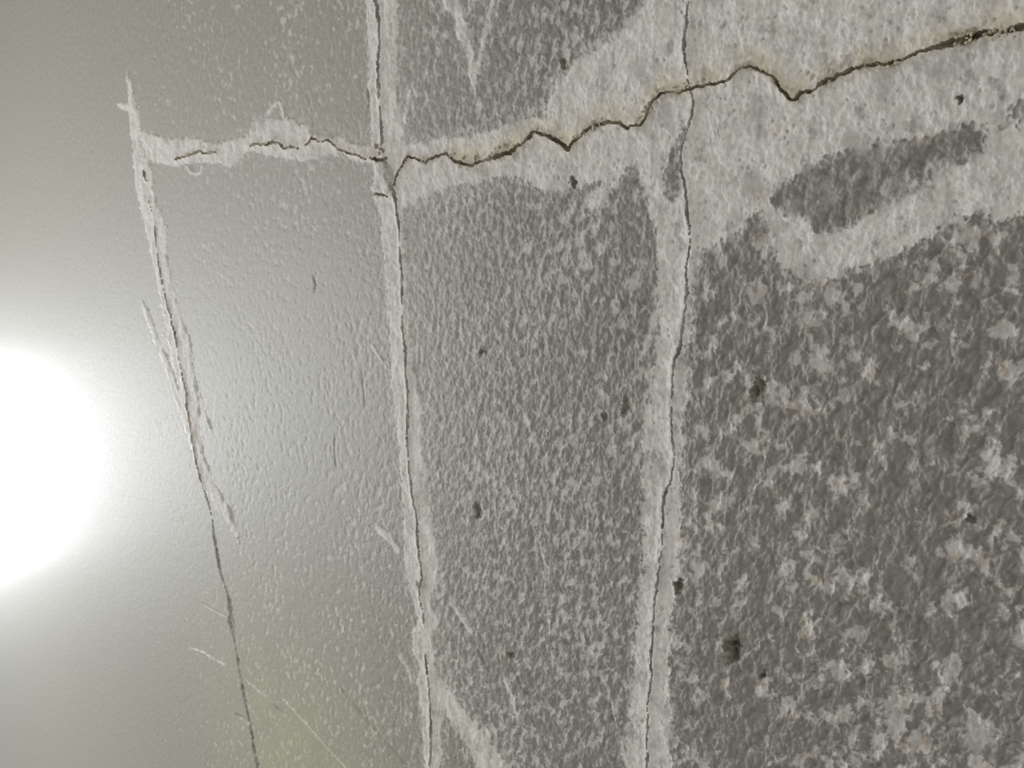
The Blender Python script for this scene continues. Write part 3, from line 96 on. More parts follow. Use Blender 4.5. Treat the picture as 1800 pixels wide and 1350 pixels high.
 ('vertical_crack', 'right vertical crack running down the wide pale band', 0.002, [(0.2223,1.7909),(0.2225,1.7896),(0.2226,1.7883),(0.2226,1.7870),(0.2226,1.7856),(0.2226,1.7843),(0.2226,1.7830),(0.2227,1.7816),(0.2226,1.7803),(0.2226,1.7789),(0.2227,1.7776),(0.2228,1.7763),(0.2231,1.7750),(0.2230,1.7736),(0.2233,1.7724),(0.2233,1.7710),(0.2231,1.7695),(0.2233,1.7683),(0.2232,1.7668),(0.2230,1.7654),(0.2231,1.7640),(0.2231,1.7626),(0.2230,1.7612),(0.2230,1.7599),(0.2231,1.7585),(0.2230,1.7571),(0.2230,1.7557),(0.2230,1.7543),(0.2231,1.7529),(0.2234,1.7516),(0.2236,1.7503),(0.2234,1.7488),(0.2234,1.7474),(0.2231,1.7459),(0.2231,1.7445),(0.2229,1.7430),(0.2228,1.7415),(0.2230,1.7402),(0.2228,1.7387),(0.2226,1.7372),(0.2225,1.7357),(0.2224,1.7343),(0.2223,1.7328),(0.2224,1.7314),(0.2222,1.7299),(0.2226,1.7285),(0.2224,1.7270),(0.2223,1.7255),(0.2221,1.7240),(0.2220,1.7226),(0.2219,1.7211),(0.2220,1.7196),(0.2216,1.7181),(0.2216,1.7166),(0.2214,1.7151),(0.2214,1.7137),(0.2211,1.7121),(0.2210,1.7107),(0.2211,1.7093),(0.2211,1.7078),(0.2211,1.7064),(0.2211,1.7050),(0.2210,1.7035),(0.2210,1.7021),(0.2210,1.7006),(0.2209,1.6992),(0.2211,1.6978),(0.2211,1.6963),(0.2211,1.6948),(0.2211,1.6933),(0.2207,1.6917),(0.2207,1.6903),(0.2206,1.6888),(0.2207,1.6873),(0.2207,1.6857),(0.2210,1.6842),(0.2210,1.6826),(0.2212,1.6811),(0.2210,1.6794),(0.2214,1.6777),(0.2214,1.6761),(0.2216,1.6744),(0.2220,1.6728),(0.2218,1.6711),(0.2218,1.6695),(0.2213,1.6678),(0.2211,1.6662),(0.2208,1.6644),(0.2204,1.6627),(0.2201,1.6609),(0.2197,1.6592),(0.2195,1.6574),(0.2188,1.6557),(0.2184,1.6541),(0.2177,1.6526),(0.2169,1.6510),(0.2164,1.6496),(0.2165,1.6480),(0.2165,1.6464),(0.2170,1.6443),(0.2171,1.6421),(0.2181,1.6407),(0.2185,1.6390),(0.2191,1.6374),(0.2201,1.6359),(0.2206,1.6337),(0.2216,1.6315),(0.2216,1.6297),(0.2216,1.6279),(0.2216,1.6262),(0.2216,1.6244),(0.2217,1.6225),(0.2209,1.6202),(0.2202,1.6179),(0.2194,1.6162),(0.2189,1.6144),(0.2185,1.6126),(0.2181,1.6108),(0.2179,1.6090),(0.2178,1.6072),(0.2176,1.6054),(0.2172,1.6036),(0.2170,1.6018),(0.2164,1.6000),(0.2160,1.5983),(0.2158,1.5966),(0.2155,1.5949),(0.2154,1.5933),(0.2159,1.5910),(0.2163,1.5887),(0.2167,1.5864),(0.2175,1.5841),(0.2173,1.5823),(0.2169,1.5806),(0.2169,1.5789),(0.2165,1.5772),(0.2167,1.5754),(0.2166,1.5735),(0.2167,1.5717),(0.2167,1.5698),(0.2169,1.5679),(0.2171,1.5661),(0.2172,1.5642),(0.2176,1.5623),(0.2179,1.5604),(0.2181,1.5585),(0.2183,1.5567),(0.2184,1.5549),(0.2187,1.5531),(0.2192,1.5513),(0.2200,1.5494),(0.2205,1.5474),(0.2211,1.5454),(0.2216,1.5434),(0.2220,1.5414),(0.2221,1.5394),(0.2220,1.5375),(0.2220,1.5355),(0.2223,1.5336),(0.2222,1.5316),(0.2222,1.5299),(0.2221,1.5281),(0.2221,1.5264),(0.2222,1.5246),(0.2224,1.5229),(0.2224,1.5211),(0.2223,1.5193),(0.2222,1.5174),(0.2218,1.5155),(0.2215,1.5135),(0.2213,1.5116),(0.2208,1.5097),(0.2203,1.5073),(0.2200,1.5049),(0.2202,1.5029),(0.2207,1.5008),(0.2210,1.4988),(0.2212,1.4967),(0.2213,1.4947),(0.2220,1.4926),(0.2227,1.4906),(0.2237,1.4886),(0.2245,1.4865),(0.2247,1.4838),(0.2257,1.4810),(0.2255,1.4784),(0.2252,1.4759),(0.2248,1.4742),(0.2251,1.4723),(0.2248,1.4705),(0.2250,1.4686),(0.2249,1.4668),(0.2246,1.4650),(0.2246,1.4631),(0.2250,1.4609),(0.2254,1.4587),(0.2258,1.4565),(0.2262,1.4543),(0.2266,1.4521),(0.2268,1.4499),(0.2268,1.4478),(0.2273,1.4455),(0.2275,1.4434),(0.2276,1.4412),(0.2279,1.4389),(0.2278,1.4368),(0.2282,1.4346),(0.2282,1.4324),(0.2284,1.4302),(0.2283,1.4282),(0.2284,1.4261),(0.2287,1.4240),(0.2289,1.4219),(0.2289,1.4197),(0.2290,1.4175),(0.2288,1.4153),(0.2291,1.4131),(0.2292,1.4108),(0.2288,1.4087),(0.2292,1.4064),(0.2290,1.4042),(0.2286,1.4022),(0.2286,1.4000),(0.2286,1.3980),(0.2289,1.3959),(0.2291,1.3939),(0.2294,1.3917),(0.2294,1.3897),(0.2298,1.3876),(0.2298,1.3855),(0.2299,1.3835),(0.2298,1.3815),(0.2300,1.3794),(0.2301,1.3773),(0.2302,1.3753),(0.2301,1.3733),(0.2302,1.3712),(0.2303,1.3690),(0.2299,1.3670),(0.2299,1.3649),(0.2298,1.3628),(0.2301,1.3605),(0.2298,1.3585),(0.2296,1.3564),(0.2296,1.3543),(0.2296,1.3523),(0.2296,1.3502),(0.2292,1.3484),(0.2293,1.3463),(0.2292,1.3443),(0.2296,1.3421),(0.2296,1.3401),(0.2290,1.3383),(0.2290,1.3362),(0.2292,1.3341),(0.2290,1.3321),(0.2291,1.3299),(0.2288,1.3279),(0.2286,1.3258),(0.2287,1.3236),(0.2284,1.3216),(0.2284,1.3195),(0.2285,1.3173),(0.2283,1.3152),(0.2285,1.3129),(0.2286,1.3107),(0.2284,1.3087),(0.2287,1.3064),(0.2285,1.3043),(0.2288,1.3021),(0.2287,1.2999),(0.2287,1.2978),(0.2287,1.2956),(0.2288,1.2934),(0.2287,1.2913),(0.2288,1.2891),(0.2290,1.2867),(0.2290,1.2845),(0.2291,1.2823),(0.2290,1.2802),(0.2293,1.2778),(0.2292,1.2757),(0.2291,1.2735),(0.2292,1.2713),(0.2291,1.2691),(0.2291,1.2669),(0.2294,1.2645),(0.2297,1.2621),(0.2295,1.2600),(0.2294,1.2578),(0.2293,1.2556),(0.2293,1.2533),(0.2294,1.2510),(0.2295,1.2488),(0.2294,1.2466),(0.2291,1.2445),(0.2290,1.2423),(0.2289,1.2401),(0.2289,1.2379),(0.2288,1.2357),(0.2286,1.2335),(0.2285,1.2313),(0.2285,1.2290),(0.2283,1.2269),(0.2284,1.2245),(0.2280,1.2225),(0.2282,1.2201),(0.2280,1.2179),(0.2278,1.2158),(0.2276,1.2136),(0.2278,1.2111),(0.2274,1.2091),(0.2272,1.2070),(0.2272,1.2047),(0.2270,1.2025),(0.2271,1.2001),(0.2270,1.1978),(0.2267,1.1957),(0.2268,1.1933),(0.2265,1.1912),(0.2265,1.1889),(0.2265,1.1865),(0.2260,1.1845),(0.2261,1.1821),(0.2259,1.1799),(0.2260,1.1774),(0.2256,1.1754),(0.2255,1.1731),(0.2253,1.1709),(0.2252,1.1686),(0.2251,1.1663),(0.2251,1.1639),(0.2250,1.1616),(0.2250,1.1592),(0.2250,1.1568),(0.2244,1.1549),(0.2243,1.1550),(0.2240,1.1577),(0.2245,1.1597),(0.2245,1.1620),(0.2247,1.1642),(0.2248,1.1665),(0.2250,1.1688),(0.2251,1.1711),(0.2252,1.1733),(0.2252,1.1757),(0.2253,1.1781),(0.2255,1.1803),(0.2253,1.1828),(0.2254,1.1850),(0.2257,1.1872),(0.2256,1.1896),(0.2256,1.1919),(0.2258,1.1941),(0.2259,1.1963),(0.2264,1.1983),(0.2263,1.2007),(0.2266,1.2028),(0.2268,1.2050),(0.2267,1.2074),(0.2270,1.2095),(0.2268,1.2120),(0.2272,1.2140),(0.2271,1.2163),(0.2271,1.2186),(0.2275,1.2206),(0.2273,1.2231),(0.2277,1.2250),(0.2274,1.2275),(0.2275,1.2298),(0.2279,1.2318),(0.2281,1.2339),(0.2285,1.2359),(0.2284,1.2382),(0.2286,1.2403),(0.2288,1.2425),(0.2288,1.2447),(0.2289,1.2469),(0.2291,1.2490),(0.2291,1.2513),(0.2290,1.2536),(0.2289,1.2558),(0.2285,1.2583),(0.2288,1.2604),(0.2286,1.2627),(0.2287,1.2649),(0.2284,1.2673),(0.2287,1.2694),(0.2285,1.2717),(0.2283,1.2740),(0.2284,1.2761),(0.2282,1.2785),(0.2285,1.2805),(0.2285,1.2827),(0.2283,1.2850),(0.2284,1.2871),(0.2284,1.2893),(0.2280,1.2917),(0.2279,1.2939),(0.2281,1.2959),(0.2280,1.2982),(0.2281,1.3003),(0.2282,1.3024),(0.2280,1.3046),(0.2279,1.3068),(0.2278,1.3090),(0.2281,1.3110),(0.2280,1.3132),(0.2281,1.3153),(0.2282,1.3174),(0.2282,1.3196),(0.2283,1.3217),(0.2283,1.3238),(0.2280,1.3261),(0.2282,1.3282),(0.2281,1.3304),(0.2282,1.3325),(0.2284,1.3345),(0.2285,1.3365),(0.2283,1.3386),(0.2282,1.3408),(0.2285,1.3426),(0.2285,1.3447),(0.2289,1.3465),(0.2289,1.3485),(0.2290,1.3505),(0.2289,1.3526),(0.2289,1.3546),(0.2289,1.3568),(0.2290,1.3589),(0.2290,1.3610),(0.2295,1.3630),(0.2293,1.3652),(0.2294,1.3673),(0.2293,1.3695),(0.2297,1.3714),(0.2292,1.3737),(0.2296,1.3755),(0.2295,1.3776),(0.2296,1.3796),(0.2297,1.3815),(0.2297,1.3836),(0.2296,1.3856),(0.2293,1.3877),(0.2291,1.3898),(0.2288,1.3919),(0.2288,1.3939),(0.2284,1.3960),(0.2283,1.3981),(0.2280,1.4002),(0.2279,1.4025),(0.2277,1.4047),(0.2282,1.4068),(0.2281,1.4090),(0.2283,1.4111),(0.2282,1.4133),(0.2281,1.4156),(0.2281,1.4177),(0.2279,1.4200),(0.2282,1.4221),(0.2278,1.4242),(0.2280,1.4262),(0.2280,1.4282),(0.2277,1.4303),(0.2276,1.4326),(0.2274,1.4348),(0.2271,1.4370),(0.2269,1.4392),(0.2265,1.4414),(0.2267,1.4435),(0.2265,1.4457),(0.2265,1.4478),(0.2262,1.4500),(0.2259,1.4522),(0.2257,1.4544),(0.2254,1.4566),(0.2251,1.4588),(0.2248,1.4610),(0.2245,1.4631),(0.2245,1.4650),(0.2244,1.4669),(0.2244,1.4687),(0.2244,1.4706),(0.2242,1.4725),(0.2245,1.4742),(0.2243,1.4762),(0.2247,1.4786),(0.2248,1.4811),(0.2240,1.4838),(0.2233,1.4865),(0.2227,1.4885),(0.2224,1.4906),(0.2215,1.4926),(0.2209,1.4947),(0.2208,1.4967),(0.2205,1.4988),(0.2202,1.5009),(0.2199,1.5029),(0.2196,1.5050),(0.2198,1.5074),(0.2203,1.5098),(0.2204,1.5118),(0.2208,1.5137),(0.2214,1.5156),(0.2213,1.5176),(0.2217,1.5195),(0.2220,1.5212),(0.2220,1.5229),(0.2219,1.5247),(0.2220,1.5264),(0.2220,1.5282),(0.2219,1.5299),(0.2217,1.5317),(0.2217,1.5336),(0.2217,1.5356),(0.2218,1.5375),(0.2216,1.5395),(0.2215,1.5414),(0.2207,1.5433),(0.2200,1.5453),(0.2193,1.5473),(0.2186,1.5492),(0.2182,1.5512),(0.2178,1.5531),(0.2180,1.5549),(0.2177,1.5567),(0.2170,1.5585),(0.2172,1.5604),(0.2167,1.5623),(0.2167,1.5641),(0.2166,1.5660),(0.2163,1.5679),(0.2162,1.5698),(0.2160,1.5716),(0.2157,1.5735),(0.2155,1.5754),(0.2157,1.5772),(0.2161,1.5790),(0.2164,1.5807),(0.2167,1.5824),(0.2170,1.5841),(0.2163,1.5863),(0.2156,1.5886),(0.2153,1.5909),(0.2150,1.5932),(0.2152,1.5950),(0.2156,1.5966),(0.2158,1.5983),(0.2158,1.6001),(0.2162,1.6018),(0.2162,1.6037),(0.2165,1.6055),(0.2170,1.6072),(0.2170,1.6091),(0.2174,1.6109),(0.2178,1.6127),(0.2181,1.6145),(0.2187,1.6163),(0.2190,1.6181),(0.2200,1.6204),(0.2210,1.6226),(0.2211,1.6243),(0.2209,1.6261),(0.2209,1.6279),(0.2208,1.6296),(0.2209,1.6314),(0.2199,1.6334),(0.2194,1.6357),(0.2188,1.6373),(0.2181,1.6389),(0.2172,1.6404),(0.2168,1.6420),(0.2160,1.6441),(0.2158,1.6463),(0.2156,1.6479),(0.2161,1.6496),(0.2167,1.6511),(0.2174,1.6526),(0.2181,1.6541),(0.2186,1.6557),(0.2190,1.6574),(0.2194,1.6592),(0.2196,1.6609),(0.2200,1.6627),(0.2201,1.6644),(0.2204,1.6661),(0.2205,1.6677),(0.2205,1.6693),(0.2203,1.6709),(0.2207,1.6725),(0.2208,1.6742),(0.2206,1.6759),(0.2204,1.6775),(0.2206,1.6793),(0.2204,1.6809),(0.2204,1.6825),(0.2201,1.6840),(0.2203,1.6856),(0.2203,1.6872),(0.2203,1.6887),(0.2204,1.6902),(0.2203,1.6917),(0.2202,1.6931),(0.2203,1.6946),(0.2202,1.6961),(0.2204,1.6976),(0.2204,1.6990),(0.2204,1.7005),(0.2205,1.7019),(0.2205,1.7034),(0.2206,1.7049),(0.2204,1.7063),(0.2207,1.7078),(0.2208,1.7092),(0.2208,1.7106),(0.2207,1.7120),(0.2209,1.7135),(0.2207,1.7150),(0.2207,1.7164),(0.2209,1.7179),(0.2208,1.7194),(0.2209,1.7208),(0.2213,1.7224),(0.2213,1.7238),(0.2211,1.7253),(0.2211,1.7267),(0.2213,1.7282),(0.2215,1.7297),(0.2218,1.7312),(0.2219,1.7327),(0.2219,1.7341),(0.2221,1.7356),(0.2222,1.7371),(0.2221,1.7385),(0.2221,1.7399),(0.2223,1.7414),(0.2225,1.7429),(0.2226,1.7443),(0.2227,1.7458),(0.2225,1.7472),(0.2224,1.7485),(0.2228,1.7501),(0.2228,1.7515),(0.2226,1.7528),(0.2228,1.7542),(0.2228,1.7556),(0.2228,1.7570),(0.2227,1.7584),(0.2225,1.7597),(0.2226,1.7611),(0.2223,1.7624),(0.2226,1.7639),(0.2223,1.7651),(0.2225,1.7666),(0.2221,1.7678),(0.2223,1.7693),(0.2222,1.7706),(0.2219,1.7718),(0.2221,1.7733),(0.2223,1.7747),(0.2223,1.7761),(0.2220,1.7773),(0.2223,1.7788),(0.2220,1.7800),(0.2220,1.7814),(0.2222,1.7828),(0.2222,1.7841),(0.2221,1.7855),(0.2222,1.7869),(0.2222,1.7882),(0.2218,1.7894),(0.2222,1.7909)]),
 ('vertical_crack', 'left vertical crack with dark voids near the bright reflection', 0.002, [(0.7753,1.6239),(0.7737,1.6205),(0.7718,1.6172),(0.7697,1.6138),(0.7680,1.6105),(0.7667,1.6070),(0.7659,1.6035),(0.7652,1.6000),(0.7656,1.5960),(0.7647,1.5921),(0.7651,1.5881),(0.7644,1.5848),(0.7641,1.5814),(0.7638,1.5781),(0.7630,1.5747),(0.7632,1.5713),(0.7624,1.5675),(0.7609,1.5637),(0.7602,1.5599),(0.7586,1.5561),(0.7577,1.5523),(0.7558,1.5490),(0.7544,1.5457),(0.7533,1.5423),(0.7519,1.5390),(0.7494,1.5358),(0.7486,1.5324),(0.7459,1.5293),(0.7445,1.5260),(0.7429,1.5224),(0.7413,1.5187),(0.7392,1.5152),(0.7389,1.5113),(0.7370,1.5078),(0.7358,1.5040),(0.7347,1.5001),(0.7337,1.4963),(0.7329,1.4924),(0.7322,1.4885),(0.7310,1.4847),(0.7296,1.4810),(0.7285,1.4772),(0.7265,1.4736),(0.7247,1.4703),(0.7243,1.4666),(0.7220,1.4635),(0.7235,1.4598),(0.7230,1.4562),(0.7239,1.4525),(0.7227,1.4492),(0.7212,1.4460),(0.7211,1.4426),(0.7198,1.4394),(0.7186,1.4357),(0.7182,1.4318),(0.7176,1.4279),(0.7163,1.4242),(0.7153,1.4205),(0.7145,1.4167),(0.7133,1.4130),(0.7135,1.4089),(0.7124,1.4052),(0.7105,1.4018),(0.7088,1.3983),(0.7068,1.3950),(0.7061,1.3913),(0.7030,1.3883),(0.7013,1.3849),(0.6989,1.3818),(0.6979,1.3782),(0.6949,1.3753),(0.6929,1.3717),(0.6908,1.3680),(0.6887,1.3644),(0.6881,1.3609),(0.6880,1.3572),(0.6880,1.3534),(0.6882,1.3496),(0.6878,1.3460),(0.6870,1.3425),(0.6854,1.3392),(0.6847,1.3356),(0.6843,1.3319),(0.6834,1.3284),(0.6820,1.3251),(0.6815,1.3214),(0.6793,1.3184),(0.6778,1.3151),(0.6758,1.3123),(0.6731,1.3098),(0.6707,1.3073),(0.6688,1.3045),(0.6680,1.3013),(0.6672,1.2982),(0.6674,1.2948),(0.6679,1.2911),(0.6660,1.2883),(0.6644,1.2854),(0.6672,1.2807),(0.6686,1.2765),(0.6658,1.2741),(0.6643,1.2711),(0.6631,1.2681),(0.6607,1.2655),(0.6592,1.2620),(0.6584,1.2582),(0.6570,1.2547),(0.6566,1.2508),(0.6558,1.2470),(0.6553,1.2431),(0.6535,1.2398),(0.6531,1.2359),(0.6517,1.2324),(0.6503,1.2289),(0.6509,1.2244),(0.6489,1.2212),(0.6485,1.2172),(0.6468,1.2139),(0.6452,1.2105),(0.6430,1.2080),(0.6425,1.2046),(0.6411,1.2016),(0.6411,1.1980),(0.6396,1.1951),(0.6392,1.1916),(0.6378,1.1887),(0.6366,1.1857),(0.6353,1.1827),(0.6365,1.1784),(0.6355,1.1748),(0.6343,1.1712),(0.6325,1.1680),(0.6320,1.1641),(0.6306,1.1607),(0.6283,1.1581),(0.6278,1.1545),(0.6258,1.1518),(0.6252,1.1483),(0.6241,1.1451),(0.6221,1.1424),(0.6213,1.1390),(0.6199,1.1360),(0.6185,1.1330),(0.6174,1.1298),(0.6173,1.1260),(0.6164,1.1228),(0.6145,1.1203),(0.6146,1.1164),(0.6130,1.1137),(0.6113,1.1111),(0.6116,1.1071),(0.6093,1.1049),(0.6095,1.1010),(0.6078,1.0983),(0.6062,1.0956),(0.6040,1.0933),(0.6031,1.0901),(0.6010,1.0878),(0.6000,1.0846),(0.5985,1.0819),(0.5976,1.0787),(0.5979,1.0747),(0.5954,1.0726),(0.5938,1.0700),(0.5920,1.0675),(0.5900,1.0651),(0.5892,1.0619),(0.5876,1.0593),(0.5863,1.0565),(0.5854,1.0532),(0.5830,1.0513),(0.5813,1.0487),(0.5803,1.0457),(0.5787,1.0431),(0.5771,1.0405),(0.5768,1.0407),(0.5777,1.0439),(0.5794,1.0464),(0.5806,1.0493),(0.5811,1.0527),(0.5826,1.0554),(0.5844,1.0579),(0.5852,1.0611),(0.5867,1.0638),(0.5870,1.0674),(0.5898,1.0691),(0.5904,1.0725),(0.5923,1.0750),(0.5932,1.0781),(0.5949,1.0807),(0.5965,1.0833),(0.5972,1.0867),(0.5987,1.0894),(0.6008,1.0917),(0.6017,1.0949),(0.6016,1.0988),(0.6023,1.1020),(0.6051,1.1039),(0.6050,1.1077),(0.6064,1.1105),(0.6093,1.1124),(0.6091,1.1163),(0.6092,1.1199),(0.6105,1.1228),(0.6131,1.1249),(0.6147,1.1276),(0.6157,1.1309),(0.6178,1.1334),(0.6190,1.1366),(0.6201,1.1398),(0.6214,1.1429),(0.6215,1.1467),(0.6226,1.1499),(0.6246,1.1525),(0.6259,1.1556),(0.6269,1.1589),(0.6274,1.1625),(0.6266,1.1671),(0.6280,1.1705),(0.6293,1.1740),(0.6314,1.1770),(0.6318,1.1810),(0.6335,1.1837),(0.6337,1.1872),(0.6343,1.1906),(0.6364,1.1931),(0.6352,1.1974),(0.6373,1.2000),(0.6393,1.2026),(0.6401,1.2058),(0.6415,1.2088),(0.6422,1.2120),(0.6421,1.2163),(0.6436,1.2197),(0.6460,1.2226),(0.6459,1.2269),(0.6484,1.2298),(0.6489,1.2337),(0.6506,1.2370),(0.6513,1.2409),(0.6523,1.2445),(0.6528,1.2484),(0.6542,1.2519),(0.6557,1.2553),(0.6567,1.2590),(0.6572,1.2629),(0.6580,1.2666),(0.6581,1.2701),(0.6573,1.2740),(0.6549,1.2786),(0.6564,1.2815),(0.6586,1.2841),(0.6613,1.2865),(0.6585,1.2910),(0.6615,1.2935),(0.6597,1.2976),(0.6619,1.3004),(0.6649,1.3027),(0.6664,1.3057),(0.6693,1.3080),(0.6713,1.3107),(0.6727,1.3137),(0.6752,1.3162),(0.6755,1.3198),(0.6771,1.3231),(0.6778,1.3266),(0.6793,1.3299),(0.6794,1.3337),(0.6813,1.3368),(0.6811,1.3407),(0.6826,1.3439),(0.6845,1.3470),(0.6849,1.3506),(0.6850,1.3544),(0.6863,1.3577),(0.6871,1.3612),(0.6878,1.3647),(0.6896,1.3685),(0.6915,1.3722),(0.6936,1.3758),(0.6951,1.3792),(0.6977,1.3822),(0.6992,1.3857),(0.7015,1.3888),(0.7030,1.3923),(0.7052,1.3955),(0.7057,1.3993),(0.7073,1.4028),(0.7101,1.4058),(0.7114,1.4095),(0.7122,1.4133),(0.7128,1.4171),(0.7136,1.4209),(0.7147,1.4246),(0.7150,1.4285),(0.7157,1.4323),(0.7164,1.4362),(0.7174,1.4399),(0.7183,1.4432),(0.7191,1.4465),(0.7202,1.4497),(0.7205,1.4531),(0.7205,1.4566),(0.7200,1.4602),(0.7189,1.4641),(0.7212,1.4673),(0.7233,1.4706),(0.7253,1.4739),(0.7270,1.4775),(0.7284,1.4812),(0.7300,1.4849),(0.7313,1.4886),(0.7324,1.4925),(0.7332,1.4964),(0.7340,1.5002),(0.7341,1.5042),(0.7347,1.5082),(0.7359,1.5119),(0.7382,1.5154),(0.7393,1.5191),(0.7414,1.5226),(0.7426,1.5263),(0.7444,1.5296),(0.7456,1.5329),(0.7479,1.5361),(0.7496,1.5394),(0.7512,1.5426),(0.7529,1.5459),(0.7550,1.5491),(0.7566,1.5524),(0.7570,1.5563),(0.7583,1.5601),(0.7594,1.5639),(0.7599,1.5677),(0.7618,1.5715),(0.7619,1.5748),(0.7620,1.5782),(0.7630,1.5815),(0.7633,1.5848),(0.7633,1.5882),(0.7638,1.5921),(0.7634,1.5961),(0.7643,1.6001),(0.7653,1.6036),(0.7663,1.6070),(0.7674,1.6105),(0.7692,1.6139),(0.7705,1.6173),(0.7729,1.6206),(0.7750,1.6239)]),
 ('vertical_crack', 'tiny dark chip at the top of the left crack', 0.004, [(0.7836,1.6492),(0.7833,1.6451),(0.7764,1.6391),(0.7758,1.6391),(0.7778,1.6456),(0.7824,1.6493)]),
 ('gap', 'dark gap under the loose plaster flake', 0.004, [(0.4407,1.6397),(0.4342,1.6373),(0.4261,1.6367),(0.4231,1.6391),(0.4233,1.6392),(0.4268,1.6384),(0.4336,1.6389),(0.4405,1.6400)]),
 ('gap', 'dark gap below the loose plaster flake', 0.004, [(0.4393,1.6201),(0.4322,1.6181),(0.4281,1.6178),(0.4240,1.6174),(0.4196,1.6190),(0.4196,1.6190),(0.4241,1.6177),(0.4278,1.6184),(0.4316,1.6193),(0.4392,1.6202)]),
]
ISLANDS = [
 ('grey_paint_island', 'dark grey paint island left inside the pale patch', [(0.1806,1.6104),(0.1774,1.6155),(0.1707,1.6193),(0.1632,1.6229),(0.1569,1.6251),(0.1497,1.6266),(0.1418,1.6274),(0.1323,1.6286),(0.1250,1.6290),(0.1198,1.6304),(0.1147,1.6317),(0.1105,1.6317),(0.1069,1.6285),(0.1074,1.6243),(0.1112,1.6202),(0.1172,1.6196),(0.1220,1.6181),(0.1226,1.6127),(0.1252,1.6137),(0.1294,1.6151),(0.1309,1.6102),(0.1364,1.6076),(0.1441,1.6039),(0.1489,1.6000),(0.1561,1.5976),(0.1627,1.5980),(0.1652,1.6020),(0.1744,1.6052),(0.1797,1.6073)]),
 ('grey_paint_island', 'grey paint strip left of the right vertical crack below the patch', [(0.2210,1.6413),(0.2230,1.6360),(0.2264,1.6295),(0.2301,1.6230),(0.2299,1.6161),(0.2274,1.6115),(0.2234,1.6110),(0.2216,1.6159),(0.2222,1.6226),(0.2219,1.6311),(0.2199,1.6362)]),
 ('grey_paint_island', 'small grey paint sliver inside the lower patch edge', [(0.2795,1.6139),(0.2734,1.6175),(0.2667,1.6202),(0.2627,1.6208),(0.2650,1.6177),(0.2699,1.6137),(0.2753,1.6121)]),
 ('grey_paint_island', 'grey paint fleck at the right end of the patch', [(0.1020,1.6340),(0.1004,1.6372),(0.0982,1.6389),(0.0929,1.6397),(0.0910,1.6346),(0.0969,1.6327),(0.0983,1.6312),(0.1022,1.6304)]),
]
